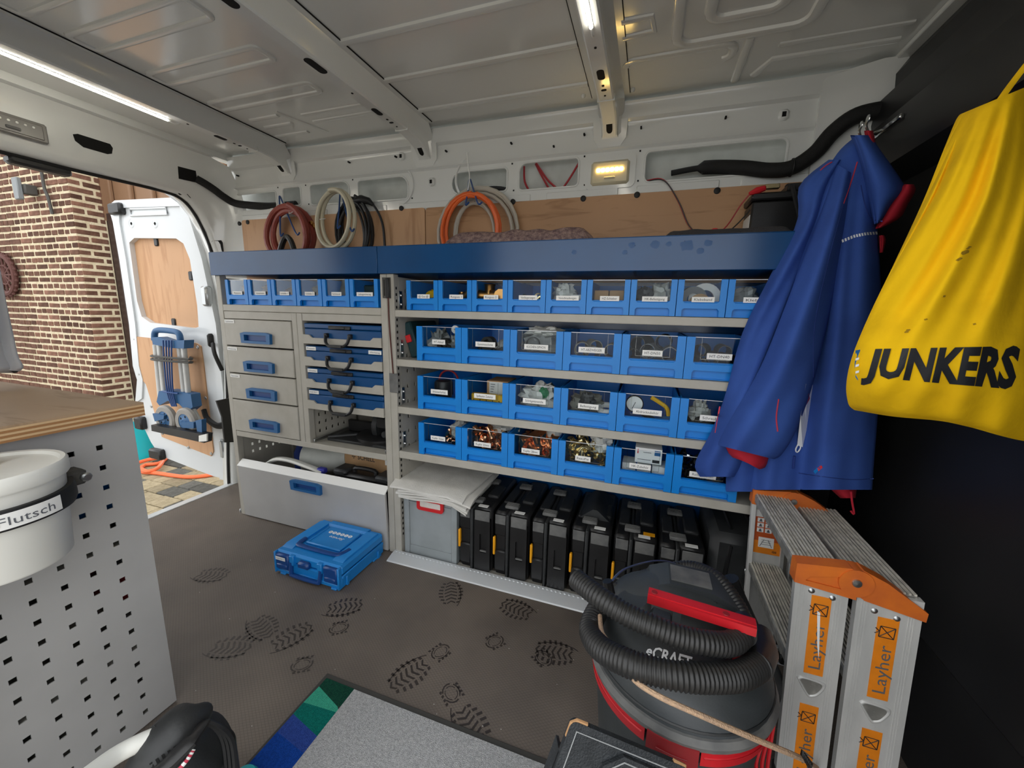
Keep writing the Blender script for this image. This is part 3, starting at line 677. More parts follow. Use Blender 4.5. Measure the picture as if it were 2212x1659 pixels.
for i, (tx, wd) in enumerate((('@ Gas @', .062), ('Rotguss 1', .064), ('Rotguss 2', .064), ('Verlängerungen', .076), ('Verschraubungen', .088), ('HZ-Schieber', .07), ('HK-Befestigung', .086), ('Klebeband', .072), ('Kleber', .07))):
    make_bin(('B', i), .136+i*.1585, 1.2155, SW, SH, .34, tx, ('small blue bin labelled %s on the top rack shelf' % ('Kle...' if i == 8 else tx.strip('@ ')) if i not in (1, 2) else 'small blue bin of little bronze fittings on the top rack shelf' if i == 1 else 'small blue bin holding large bronze tees on the top rack shelf'), 'small blue bins on the top rack shelf', wd, .54)
for r, z, txs in (('C', .9935, (('WT-Ablauf', .064), ('Gummimanschetten', .09), ('KÜCHEN-SIPHON', .1), ('HT-ABZWEIGER', .1), ('HT-DN50', .07), ('HT-DN40', .08))),
                  ('D', .7695, (('Arbeitssicherheit', .085), ('Spülkasten Zubehör', .1), ('Schrägsitzventile', .098), ('Befestigung', .08), ('Abdrückzubehör', .104), ('Schrauben', .08))),
                  ('E', .5505, (('Kupfer 15mm', .075), ('Kupfer 22mm', .08), ('Kupfer 28mm', .08), ('RaxoFix', .062), ('HK-Zubehör', .08), ('Rohrschellen', .09)))):
    for i, (tx, wd) in enumerate(txs):
        nm = {'RaxoFix': 'large blue bin of brass press fittings on the lowest rack shelf', 'Schrauben': 'large blue bin half hidden by the jacket sleeve, third rack shelf'}.get(tx, 'large blue bin labelled %s, %s rack shelf' % (tx, {'C': 'second', 'D': 'third', 'E': 'lowest'}[r]))
        make_bin((r, i), .183+i*.2217, z, LW, LH, .34, tx, nm, 'large blue bins on the %s rack shelf' % {'C': 'second', 'D': 'third', 'E': 'lowest'}[r], wd, .50 if r != 'E' else .46)

# =================================================================== what lies in the bins
def inb(key, fx, fz=0, y=.03):
    x, z, w, h, d = BINS[key]; return Vector((x+w*fx, y+.006, z+.004+h*fz))
def wad(name, key, fx, fz, y, r, m, label, cat='bag', amp=.55, seed=0, fs=3.2):
    c = inb(key, fx, fz, y); return solo(name, MB().ball(c, r, 20, 13, amp, fs, seed), m, label, cat, smooth=18)
def ring_mesh(r0, r1, l, m, n=18): return mesh_of(MB().lathe([(r0, 0), (r1, 0), (r1, l), (r0, l), (r0, 0)], Matrix(), n, False), m)
def put(name, me, loc, rot, label, cat, group=None):
    o = bpy.data.objects.new(name, me); COL.objects.link(o); o.location = loc; o.rotation_euler = rot; return tag(o, label, cat, group)
wad('plastic_bag', ('A', 0), .5, .42, .09, (.062, .05, .052), 'bag_brown', 'brown filled plastic bag in leftmost small bin', seed=1)
wad('plastic_bag', ('A', 1), .38, .42, .09, (.045, .05, .05), 'bag_brown', 'dark brown bag beside a pale bag in second bin', seed=2); wad('plastic_bag', ('A', 1), .74, .45, .08, (.034, .04, .055), 'bag_white', 'pale plastic bag beside a brown bag in second bin', seed=3)
wad('plastic_bag', ('A', 2), .5, .42, .09, (.06, .05, .052), 'bag_brown', 'grey-brown plastic bag filling the third small bin', seed=4); wad('plastic_bag', ('A', 3), .5, .42, .09, (.06, .05, .052), 'bag_grey', 'grey plastic bag filling the fourth small bin', seed=5)
solo('glossy_sleeve', MB().tube([inb(('A', 4), .35, .0, .07), inb(('A', 4), .42, .92, .1)], [.032, .03], 12), 'bag_clear', 'upright glossy grey tube in the bin labelled Schlüssel', 'tube')
solo('dark_block', MB().box(*(lambda c: (c.x-.045, c.x+.055, c.y+.02, c.y+.09, c.z, c.z+.10))(inb(('A', 5), .5)), .006), 'teal_case', 'dark box inside the bin labelled Ladungssicherung', 'box')
mb = MB().ball((-.62, .20, 1.362), (.04, .05, .006), 14, 6, .4, 3, 2)
wad('gas_bag', ('B', 0), .62, .45, .07, (.042, .03, .03), 'yellow_item', 'yellow plastic bag in the bin labelled Gas', seed=7, amp=.3)
fit = {}
def fitting(kind, m):
    if (kind, m) in fit: return fit[kind, m]
    mb = MB()
    if kind == 'coupling': mb.lathe([(.0, -.016), (.0095, -.016), (.0125, -.016), (.013, -.012), (.011, -.010), (.011, -.003), (.0118, 0), (.011, .003), (.011, .010), (.013, .012), (.0125, .016), (.0095, .016), (.0085, -.01), (0, -.01)], Matrix(), 12, False)
    elif kind == 'elbow':
        pts = [(0, 0, -.018), (0, 0, -.004)]+[tuple(p) for p in arc((.014, 0, -.002), .014, PI, PI/2, 4)]+[(.032, 0, .012)]
        mb.tube(pts, [.0125, .0105, .0105, .0105, .0105, .0105, .0105, .0125], 10)
    elif kind == 'tee': mb.tube([(-.026, 0, 0), (-.024, 0, 0), (-.014, 0, 0), (.014, 0, 0), (.024, 0, 0), (.026, 0, 0)], [.013, .0135, .011, .011, .0135, .013], 10); mb.tube([(0, 0, 0), (0, 0, .02), (0, 0, .024)], [.011, .011, .0135], 10)
    elif kind == 'ring': mb.lathe([(.012, -.004), (.018, -.004), (.018, .004), (.012, .004), (.012, -.004)], Matrix(), 14, False)
    fit[kind, m] = mesh_of(mb, m); return fit[kind, m]
def pile(name, key, kinds, m, n, label, group, z0=.02, z1=.6, x0=.14, x1=.86, sc=1.0, y0=.046, y1=.16, seed=0, cat='fitting'):
    rg = random.Random(seed)
    for k in range(n):
        f = k/n; fx = rg.uniform(x0, x1); yy = rg.uniform(y0, lerp(y1, y0+.05, f*.4)); fz = lerp(z0, z1, f)*lerp(.85, 1.05, rg.random())+.02
        me = fitting(rg.choice(kinds), m); o = put(name, me, inb(key, fx, fz, yy), (rg.uniform(0, 6), rg.uniform(0, 6), rg.uniform(0, 6)), label, cat, group); o.scale = (sc,)*3
pile('pipe_fitting', ('B', 1), ('elbow', 'coupling', 'tee'), 'bronze', 10, 'bronze pipe fitting lying in the second bin of the top rack shelf', 'bronze fittings in the second bin', .36, .58, .3, .85, 1.2, seed=3)
for k, (fx, rx) in enumerate(((.32, 0), (.68, PI/2))):
    o = put('pipe_fitting', fitting('tee', 'bronze'), inb(('B', 2), fx, .5, .07), (rx, .0, .2), ('upright' if k == 0 else 'lying')+' large bronze tee in the third bin of the top rack shelf', 'fitting', 'large bronze tees'); o.scale = (2.0,)*3
pile('pipe_fitting', ('B', 2), ('coupling',), 'bronze', 5, 'small bronze coupling beneath the two large bronze tees', 'bronze couplings in the third bin', .34, .42, .3, .8, 1.0, seed=4)
pile('chrome_ring', ('B', 3), ('ring', 'coupling'), 'brass', 7, 'shiny extension ring in the bin labelled Verlängerungen', 'extension rings', .34, .48, .2, .85, 1.0, seed=6)
wad('paper_bag', ('B', 4), .36, .55, .08, (.045, .04, .042), 'bag_white', 'crumpled white paper bag in the bin Verschraubungen', seed=11); solo('small_carton', MB().box(*(lambda c: (c.x, c.x+.05, c.y, c.y+.04, c.z, c.z+.07))(inb(('B', 4), .56, .0, .04)), .001), 'paper_white', 'small white carton in the bin Verschraubungen', 'box')
for q in (0, 1): solo('valve_carton', MB().box(*(lambda c: (c.x, c.x+.054, c.y, c.y+.05, c.z, c.z+.085))(inb(('B', 5), .13+.37*q, .02, .05)), .002), 'card', '%s cardboard carton in the bin labelled HZ-Schieber' % ('left' if q == 0 else 'right'), 'box')
wad('plastic_bag', ('B', 6), .34, .42, .07, (.042, .04, .045), 'pipe_dark', 'shiny dark bag in the bin labelled HK-Befestigung', seed=12); wad('plastic_bag', ('B', 6), .68, .46, .07, (.04, .04, .05), 'bag_white', 'white bag in the bin labelled HK-Befestigung', seed=13)
tape = [ring_mesh(.026, .05, .022, 'pipe_grey', 28), ring_mesh(.02, .036, .02, 'card', 24)]
put('tape_roll', ring_mesh(.03, .054, .02, 'paper_white', 28), inb(('B', 7), .62, .48, .085), (PI/2, 0, 0), 'white adhesive tape roll standing in the bin Klebeband', 'tape'); put('tape_roll', tape[0], inb(('B', 7), .34, .42, .075), (PI/2, .0, .3), 'grey adhesive tape roll at left in the bin Klebeband', 'tape'); put('tape_roll', tape[1], inb(('B', 7), .5, .32, .05), (PI/2, 0, 0), 'brown tape roll at the front of the bin Klebeband', 'tape')
wad('plastic_bag', ('B', 8), .4, .42, .08, (.05, .04, .045), 'bag_clear', 'grey bag in the rightmost small bin behind the jacket', seed=15)
# second shelf
wad('plastic_bag', ('C', 0), .34, .5, .07, (.045, .04, .05), 'bag_clear', 'clear crinkled bag at left in the bin WT-Ablauf', seed=21, amp=.8, fs=5); wad('plastic_bag', ('C', 0), .78, .44, .07, (.04, .04, .05), 'bag_clear', 'clear crinkled bag at right in the bin WT-Ablauf', seed=22, amp=.8, fs=5)
put('drain_trap', ring_mesh(.016, .034, .03, 'dark_rubber', 22), inb(('C', 0), .55, .42, .055), (PI/2, 0, 0), 'black round drain collar in the bin WT-Ablauf', 'drain part'); put('white_disc', ring_mesh(.004, .018, .008, 'paper_white', 18), inb(('C', 0), .74, .9, .06), (PI/2, .4, 0), 'round white disc on top of the bin WT-Ablauf', 'disc')
for q, (fx, fz, rr) in enumerate(((.5, .55, .03), (.38, .42, .034), (.7, .4, .036))): put('rubber_sleeve', ring_mesh(rr*.6, rr, .045, 'dark_rubber', 20), inb(('C', 1), fx, fz, .06+.01*q), (PI/2+.3*q, 0, .3*q), ('upper', 'left', 'right')[q]+' black rubber sleeve in the bin Gummimanschetten', 'sleeve')
wad('plastic_bag', ('C', 1), .78, .42, .055, (.03, .02, .035), 'bag_clear', 'clear bag at right in the bin Gummimanschetten', seed=23, amp=.7, fs=5)
wad('plastic_bag', ('C', 2), .5, .55, .10, (.085, .06, .06), 'bag_clear', 'large crinkled clear bag filling the bin KÜCHEN-SIPHON', seed=24, amp=.55, fs=5); wad('plastic_bag', ('C', 2), .55, .92, .10, (.07, .06, .022), 'bag_white', 'white film bag bulging over the top of bin KÜCHEN-SIPHON', seed=25)
put('siphon_ring', ring_mesh(.026, .03, .02, 'pipe_dark', 22), inb(('C', 2), .4, .6, .035), (PI/2, 0, 0), 'thin dark ring behind the window of bin KÜCHEN-SIPHON', 'ring')
for q, (fx, fz, rr, an) in enumerate(((.3, .5, .032, .5), (.55, .6, .026, 1.2), (.82, .5, .03, 0), (.5, .42, .03, .9))): put('pipe_branch', ring_mesh(rr*.86, rr, .09, 'bag_grey', 20), inb(('C', 3), fx, fz, .05), (-PI/2, an*.4, .3*an), ('left', 'upright', 'right', 'front')[q]+' grey plastic pipe branch in the bin HT-ABZWEIGER', 'pipe')
for q, (fx, fz, yy) in enumerate(((.25, .72, .06), (.42, .55, .05), (.66, .78, .08), (.78, .50, .03), (.8, .22, .03), (.55, .42, .05), (.2, .42, .04))): put('pipe_section', ring_mesh(.026, .029, .10, 'pipe_grey' if q % 2 else 'pipe_dark', 24), inb(('C', 4), fx, fz, yy), (-PI/2, 0, .12*(q-3)), 'open end of grey drain pipe in the bin HT-DN50', 'pipe', 'drain pipe ends in the bin HT-DN50')
for q, (fx, fz, yy) in enumerate(((.22, .62, .05), (.42, .45, .04), (.62, .62, .06), (.3, .3, .03), (.75, .42, .05))): put('pipe_section', ring_mesh(.021, .024, .10, 'pipe_dark', 22), inb(('C', 5), fx, fz, yy), (-PI/2, 0, .15*(q-2)), 'open end of dark drain pipe in the bin HT-DN40', 'pipe', 'drain pipe ends in the bin HT-DN40')
# third shelf
t = T('ear_defender', 'black ear defender cup standing in the bin Arbeitssicherheit', 'ear defender', inb(('D', 0), .45))
c = inb(('D', 0), .45, .56, .06); P('cup', MB().lathe([(.0, -.04), (.036, -.038), (.042, -.02), (.042, .03), (.038, .038), (0, .04)], Matrix.Translation(c), 20), 'black_plastic', t); P('band', MB().tube(arc(c+Vector((0, .05, .03)), .05, 0, PI, 12), .005, 6), 'red_dark', t)
solo('safety_ball', MB().ball(inb(('D', 0), .84, .5, .07), (.033, .03, .04), 16, 10), 'violet_blue', 'rounded violet-blue plastic piece in the bin Arbeitssicherheit', 'plastic part')
t = T('parts_carton', 'white labelled carton standing in the bin Spülkasten Zubehör', 'box', inb(('D', 1), .6)); c = inb(('D', 1), .4, .42, .075)
P('carton', MB().box(c.x, c.x+.10, c.y, c.y+.12, c.z, c.z+.075, .001), 'card', t); lb = P('carton_label', MB().box(c.x+.012, c.x+.095, c.y-.001, c.y, c.z+.006, c.z+.07), 'paper_white', t, 0)
for q in range(4): P('print_line', MB().box(c.x+.018, c.x+.040-.003*q, c.y-.0014, c.y-.001, c.z+.058-.011*q, c.z+.061-.011*q), 'ink_grey', lb, 0)
P('barcode', MB().box(c.x+.018, c.x+.042, c.y-.0014, c.y-.001, c.z+.010, c.z+.017), 'ink', lb, 0)
t = T('spirit_tool', 'yellow plastic gauge lying in the bin Spülkasten Zubehör', 'tool', inb(('D', 1), .5)); c = inb(('D', 1), .14, .28, .03); P('body', MB().box(c.x, c.x+.155, c.y, c.y+.03, c.z, c.z+.042, .004), 'yellow_item', t)
for q in range(5): P('graduation', MB().box(c.x+.012+q*.03, c.x+.015+q*.03, c.y-.0012, c.y, c.z+.004, c.z+.018), 'ink', t)
wad('plastic_bag', ('D', 2), .5, .5, .09, (.08, .06, .062), 'bag_white', 'white crinkled bag of valves in the bin Schrägsitzventile', seed=31, amp=.7, fs=4); wad('green_valve', ('D', 2), .62, .72, .05, (.022, .012, .022), 'green_item', 'green valve showing through the bag in bin Schrägsitzventile', 'valve', seed=32, amp=.4)
wad('plastic_bag', ('D', 3), .42, .42, .09, (.075, .05, .055), 'bag_grey', 'grey mesh bag filling the bin Befestigung', seed=33, amp=.5, fs=5); wad('work_glove', ('D', 3), .45, .62, .05, (.032, .02, .035), 'pipe_dark', 'dark knitted glove behind the window of bin Befestigung', 'glove', seed=34, amp=.5, fs=5)
put('tape_roll', ring_mesh(.026, .036, .02, 'paper_white', 24), inb(('D', 3), .8, .4, .05), (.25, 0, 0), 'white tape roll lying in the bin Befestigung', 'tape')
t = T('pressure_gauge', 'white dial pressure gauge in the bin Abdrückzubehör', 'gauge', inb(('D', 4), .3)); c = inb(('D', 4), .28, .66, .045); MX = Matrix.Translation(c) @ Matrix.Rotation(PI/2, 4, 'X')
P('case', MB().lathe([(.0, -.02), (.032, -.018), (.034, 0), (.031, .003), (.03, .001)], MX, 24), 'black_plastic', t); P('dial', MB().lathe([(0, .0015), (.030, .0015)], MX, 24, False), 'white_label', t)
P('needle', MB().box(c.x-.001, c.x+.001, c.y-.003, c.y-.002, c.z-.02, c.z+.008).xf(Matrix.Translation(c) @ Matrix.Rotation(.4, 4, 'Y') @ Matrix.Translation(-c)), 'ink', t); P('stem', MB().cyl(c+Vector((.02, .01, -.03)), c+Vector((.09, .02, -.07)), .011), 'black_plastic', t)
solo('gauge_hose', MB().tube(smoothpath([inb(('D', 4), .55, .86, .05), inb(('D', 4), .68, .76, .05), inb(('D', 4), .82, .62, .05), inb(('D', 4), .86, .42, .05)], 5), .008, 8), 'yellow_item', 'short yellow hose curling in the bin Abdrückzubehör', 'hose')
solo('blue_valve', MB().lathe([(.0, -.03), (.014, -.028), (.014, .02), (.01, .03), (0, .03)], Matrix.Translation(inb(('D', 4), .78, .3, .05)) @ Matrix.Rotation(1.2, 4, 'Y'), 14), 'handle_blue', 'dark blue valve body in the bin Abdrückzubehör', 'valve')
wad('plastic_bag', ('D', 5), .35, .55, .06, (.035, .03, .04), 'bag_white', 'white crinkled bag in the bin hidden by the jacket sleeve', seed=36, amp=.8, fs=5); wad('plastic_bag', ('D', 5), .45, .3, .06, (.06, .04, .03), 'dark_rubber', 'black parts bag in the bin hidden by the jacket sleeve', seed=37, amp=.6, fs=5)
# lowest shelf: press fittings
wad('printed_bag', ('E', 0), .74, .66, .12, (.045, .07, .05), 'bag_white', 'white printed bag of fittings in the bin Kupfer 15mm', seed=41, amp=.5, fs=4); wad('printed_bag', ('E', 1), .72, .92, .14, (.07, .06, .035), 'bag_white', 'white printed bag on top of the bin Kupfer 22mm', seed=42, amp=.4, fs=4); wad('printed_bag', ('E', 2), .76, .92, .14, (.06, .06, .034), 'bag_white', 'white printed bag on top of the bin Kupfer 28mm', seed=43, amp=.4, fs=4)
wad('printed_bag', ('E', 3), .72, .86, .10, (.045, .05, .045), 'bag_white', 'white and yellow printed bag among the brass fittings', seed=44, amp=.6, fs=5)
pile('pipe_fitting', ('E', 0), ('coupling', 'elbow'), 'copper', 16, 'small copper press fitting in the bin Kupfer 15mm', 'copper fittings in the bin Kupfer 15mm', .28, .56, .45, .86, .95, seed=51)
pile('pipe_fitting', ('E', 1), ('coupling', 'elbow', 'tee', 'ring'), 'copper', 42, 'copper press fitting in the bin Kupfer 22mm', 'copper fittings in the bin Kupfer 22mm', .28, .86, .15, .86, 1.15, seed=52)
pile('pipe_fitting', ('E', 2), ('coupling', 'elbow', 'tee'), 'copper', 26, 'large copper press fitting in the bin Kupfer 28mm', 'copper fittings in the bin Kupfer 28mm', .26, .86, .2, .82, 1.75, .062, .15, seed=53)
pile('pipe_fitting', ('E', 3), ('coupling', 'elbow', 'ring'), 'brass', 52, 'pale brass press fitting in the fourth lowest bin', 'brass fittings in the fourth lowest bin', .28, .92, .13, .86, 1.05, seed=54)
for q, (fx, fz) in enumerate(((.15, .03), (.41, .03), (.67, .03))):
    c = inb(('E', 4), fx, fz, .03); solo('parts_carton', MB().box(c.x, c.x+.052, c.y, c.y+.08, c.z, c.z+.075, .002), 'paper_white', ('left', 'middle', 'right')[q]+' plain white carton in the bin HK-Zubehör', 'box')
t = T('printed_carton', 'white printed carton with blue mark on top of bin HK-Zubehör', 'box', inb(('E', 4), .55, .6)); c = inb(('E', 4), .36, .56, .035)
P('carton', MB().box(c.x, c.x+.10, c.y, c.y+.07, c.z, c.z+.062, .001), 'white_label', t); P('blue_mark', MB().box(c.x+.072, c.x+.094, c.y-.0008, c.y, c.z+.036, c.z+.056), 'handle_blue', t, 0); P('red_mark', MB().box(c.x+.008, c.x+.012, c.y-.0008, c.y, c.z+.038, c.z+.056), 'crate_red', t, 0); P('print_line', MB().box(c.x+.03, c.x+.06, c.y-.0008, c.y, c.z+.044, c.z+.046), 'ink_grey', t, 0); P('print_line', MB().box(c.x+.01, c.x+.06, c.y-.0008, c.y, c.z+.014, c.z+.016), 'ink_grey', t, 0); P('barcode', MB().box(c.x+.066, c.x+.092, c.y-.0008, c.y, c.z+.006, c.z+.018), 'ink', t, 0)
clamp = MB().tube(arc((0, 0, 0), .017, .3, 2*PI-.3, 14), .0035, 5, flat=2.2); clamp.box(.016, .03, -.006, .006, -.003, .003); clamp = mesh_of(clamp, 'black_plastic'); clamp2 = mesh_of(MB().tube(arc((0, 0, 0), .017, .3, 2*PI-.3, 14), .0032, 5, flat=2.2), 'chrome')
rg = random.Random(9)
for q in range(40):
    f = q/40; o = put('pipe_clamp', clamp if q % 3 else clamp2, inb(('E', 5), rg.uniform(.16, .84), .30+f*.55*rg.uniform(.8, 1.05), rg.uniform(.05, .15)), (rg.uniform(0, 6), rg.uniform(0, 6), rg.uniform(0, 6)), 'rubber-lined steel pipe clamp in the bin Rohrschellen', 'clamp', 'pipe clamps in the bin Rohrschellen')
# green hand-tool case leaning behind the first bin on the second shelf
t = T('tool_case', 'dark green tool case with red latch leaning beside the bin WT-Ablauf', 'case', (.12, .12, .993))
Mx = Matrix.Translation((.125, .08, .995)) @ Matrix.Rotation(-.30, 4, 'Y')
P('shell', MB().box(-.025, .025, 0, .24, 0, .17, .006).xf(Mx), 'teal_case', t); P('latch', MB().box(-.020, .008, -.008, .002, .075, .11, .002).xf(Mx), 'crate_red', t)
# =================================================================== inside the cabinet: saw and the tilting bin's load
t = T('mitre_saw', 'black compact mitre saw on the pull-out below the navy cases', 'saw', (-.15, .2, .52))
P('turntable', MB().lathe([(.13, 0), (.135, .01), (.135, .03), (.12, .04), (0, .042)], Matrix.Translation((-.16, .19, .519)), 28), 'black_plastic', t); P('fence', MB().box(-.40, -.02, .20, .225, .535, .60, .004), 'black_plastic', t); P('motor', MB().box(-.14, -.03, .10, .30, .60, .675, .015), 'black_plastic', t)
P('blade_guard', MB().lathe([(.03, -.015), (.085, -.015), (.085, .015), (.03, .015)], Matrix.Translation((-.16, .20, .60)) @ Matrix.Rotation(PI/2, 4, 'Y'), 24), 'dusty_black', t); P('rail', MB().cyl((-.42, .07, .535), (-.10, .33, .535), .012), 'dusty_black', t); P('clamp_knob', MB().lathe([(.018, 0), (.018, .02), (.012, .026)], Matrix.Translation((-.06, .09, .59)) @ Matrix.Rotation(PI/2, 4, 'X'), 12), 'dusty_black', t); P('table_plate', MB().box(-.42, -.02, .06, .34, .5175, .533, .004), 'dusty_black', t)
t = T('cardboard_box', 'brown cardboard box with black lettering in the tilting bin', 'box', (-.25, .25, .1)); P('carton', MB().box(-.42, -.03, .18, .36, .10, .43, .002), 'card', t)
text('SCHELL', TR((-.27, .1795, .395), (1, 0, 0), (0, 0, 1)), .026, 'ink', t, .115, bold=.015)
for q in range(3): P('logo_bar', MB().box(-.375+q*.008, -.335-q*.008, .1792, .18, .402-q*.009, .406-q*.009), 'ink', t, 0)
P('red_label', MB().box(-.145, -.04, .1792, .18, .375, .405), 'white_label', t, 0); P('red_patch', MB().box(-.125, -.075, .179, .1795, .382, .405), 'crate_red', t, 0)
t = T('tool_case', 'black plastic tool case with two clasps in the tilting bin', 'case', (-.2, .1, .1)); P('shell', MB().box(-.40, -.015, .065, .155, .05, .345, .014), 'black_plastic', t); P('handle', MB().tube(smoothpath([(-.285, .11, .335), (-.28, .11, .365), (-.16, .11, .365), (-.155, .11, .335)], 4), .012, 8), 'black_plastic', t)
for hx in (-.355, -.085): P('clasp', MB().box(hx-.045, hx+.045, .06, .16, .325, .362, .012), 'dusty_black', t)
t = T('toilet_seat', 'white curved seat ring with blue end pad in the tilting bin', 'seat', (-.6, .08, .2)); P('ring', MB().tube(smoothpath([(-.90, .07, .30), (-.80, .06, .355), (-.70, .06, .365), (-.58, .06, .35), (-.47, .065, .325)], 5), .020, 8, flat=.6), 'bucket_white', t); P('pad', MB().box(-.505, -.455, .055, .09, .318, .348, .006), 'violet_blue', t)
solo('blue_jug', MB().lathe([(.05, 0), (.075, .02), (.075, .18), (.05, .24), (.03, .25)], Matrix.Translation((-.79, .27, .15)), 18), 'blue_cloth', 'dark blue jug at the back of the tilting bin', 'jug')
solo('duct_roll', MB().tube([(-.70, .18, .33), (-.46, .27, .35)], [.085, .085], 22), 'van_inner', 'silver-grey duct roll lying in the tilting bin', 'roll')
# =================================================================== under the rack
t = T('euro_crate', 'grey plastic crate with red framed label below the rack', 'crate', (.23, .2, .018))
x0, x1, y0, y1, zc = .082, .374, .012, .392, .335
Z0 = .004
mb = MB().box(x0+.010, x1-.010, y0+.010, y1-.010, Z0, Z0+.006)
for a in ((x0+.010, x1-.010, y0+.010, y0+.015), (x0+.010, x1-.010, y1-.015, y1-.010), (x0+.010, x0+.015, y0+.010, y1-.010), (x1-.015, x1-.010, y0+.010, y1-.010)): mb.box(*a, Z0, zc-.02)
P('crate_walls', mb, 'crate_grey', t)
for a, b in ((x0, x0+.03), (x1-.03, x1)):
    for c, d in ((y0, y0+.03), (y1-.03, y1)): P('corner_rib', MB().box(a, b, c, d, Z0, zc-.03, .003), 'crate_grey', t)
def hoop(z0, z1, e):
    o_ = [(x0+e, y0+e), (x1-e, y0+e), (x1-e, y1-e), (x0+e, y1-e)]; i_ = [(x0+.014, y0+.014), (x1-.014, y0+.014), (x1-.014, y1-.014), (x0+.014, y1-.014)]
    return MB().plate(o_, [i_], lambda u, v, w: (u, v, z0+w), z1-z0)
P('rim', hoop(zc-.012, zc, 0), 'crate_grey', t, 0); P('lower_rim', hoop(zc-.05, zc-.044, .003), 'crate_grey', t, 0); P('foot_band', hoop(Z0, Z0+.05, .006), 'crate_grey', t, 0)
mb = MB().plate(rrect(.163, .307, .262, .324, .014), [rrect(.178, .292, .277, .309, .006)], XZ(.003), .012); hf = P('label_frame', mb, 'crate_red', t); P('label_insert', MB().box(.175, .295, .009, .013, .274, .312), 'fleece', t)
# fleece sheets folded on the crate
t = T('fleece_stack', 'pile of folded white fleece sheets lying on the grey crate', 'cloth', (.24, .18, zc))
for k in range(5):
    z = zc+.002+k*.0115; dx = (.004*k if k % 2 else -.003*k); rows = []
    for i in range(9):
        v = i/8; row = []
        for j in range(11):
            u = j/10; x = .078+dx+u*(.36+.006*k)-.018*(1-v)*(k == 4); y = -.022-.006*k+v*.36
            sag = -.018*max(0, (.12-v)/.12)*(1-.4*math.sin(u*PI))-.024*max(0, (u-.80)/.2)*(1-.3*k/4)-.004*math.sin(u*7+k)
            row.append((x, y, z+.004*k*.4+sag+.012*max(0, .2-u)))
        rows.append(row)
    P('sheet', MB().grid(rows, (0, 0, .0085)), 'fleece', t, 60)
# black stacking tool boxes stood on edge
def tbox(i, x, w, lab, tilt=0):
    t = T('tool_box', lab, 'tool box', (0, 0, 0), 'black tool boxes stood on edge under the rack')
    H = .332; Dp = .375; sp = w*.40
    mb = MB().box(0, sp-.004, .012, Dp, 0, H-.012, .012); mb.box(.004, sp-.006, .0, .03, .03, H*.40, .006); mb.box(.004, sp-.006, .002, .03, H*.62, H-.05, .006)
    P('lid', mb, 'black_plastic', t)
    mb = MB().box(sp+.004, w-.004, .010, Dp, .002, H-.006, .012)
    mb.plate(rrect(sp+.014, w-.010, .012, H-.055, .006), [rrect(sp+.040, w-.028, H*.32, H*.60, .004)], XZ(-.004), .016)
    P('base', mb, 'black_plastic', t)
    P('seam_strip', MB().box(sp-.007, sp+.007, -.006, Dp-.02, .0, H-.014, .004), 'dusty_black', t)
    P('scuffed_band', MB().box(sp+.016, w-.012, -.0055, .0, H*.80, H*.80+.05, .002).box(.008, sp-.010, -.002, .003, H*.80, H*.80+.045, .002), 'scuffed_grey', t)
    P('grip_scuff', MB().box(sp+.040, w-.028, -.003, .008, H*.325, H*.345, .002), 'scuffed_grey', t)
    P('side_clip', MB().box(-.001, .010, -.005, .012, H*.33, H*.60, .003), 'yellow_clip', t)
    for yy in (.045, .26):
        l = P('latch', MB().box(sp-.03, sp+.034, yy, yy+.042, H-.010, H+.004, .003), 'scuffed_grey', t)
        for q in range(4): P('latch_ridge', MB().box(sp-.026, sp+.030, yy+.004+q*.010, yy+.008+q*.010, H+.003, H+.0065), 'scuffed_grey', l)
    P('top_handle', MB().box(sp+.03, w-.015, .115, .235, H-.012, H+.006, .006).box(.012, sp-.012, .10, .24, H-.018, H-.004, .004), 'dusty_black', t)
    P('label_strip', MB().box(sp+.026, sp+.072, .012, .034, H-.006, H-.0045).xf(Matrix()), 'white_label', t)
    if i == 4: P('orange_strip', MB().box(sp+.045, w-.012, .036, .060, H-.006, H-.0042), 'yellow_clip', t)
    if i == 3: P('lid_ridge', MB().prism([(.02, H-.008), (w/2-.01, H+.038), (w/2+.01, H+.038), (w-.02, H-.008)], 1, .09, Dp-.06), 'dusty_black', t)
    t.matrix_basis = Matrix.Translation((x, .008, .004))
for i, (x, lb) in enumerate(((.387, 'black tool box with yellow clip beside the grey crate'), (.563, 'black tool box with yellow clip, second from the grey crate'), (.740, 'black tool box with yellow clip, third from the grey crate'), (.917, 'black tool box with peaked ridge on its upturned side'), (1.094, 'black tool box with an orange strip on its top edge'), (1.270, 'black tool box beside the long soft black case'))):
    tbox(i, x, .170, lb)
t = T('long_case', 'long black padded case with a chrome clasp at the rack end', 'case', (1.54, .2, .004))
P('shell', MB().box(1.452, 1.632, .03, .385, .004, .40, .03), 'dusty_black', t); P('shell_ridge', MB().tube([(1.50, .028, .03), (1.52, .030, .36), (1.53, .10, .40), (1.53, .33, .40)], .008, 6), 'black_plastic', t); P('clasp', MB().box(1.575, 1.625, .015, .04, .262, .282, .004).box(1.572, 1.59, .010, .03, .27, .292, .002), 'chrome', t)
P('pad', MB().box(1.475, 1.60, .020, .04, .05, .20, .015), 'black_plastic', t)
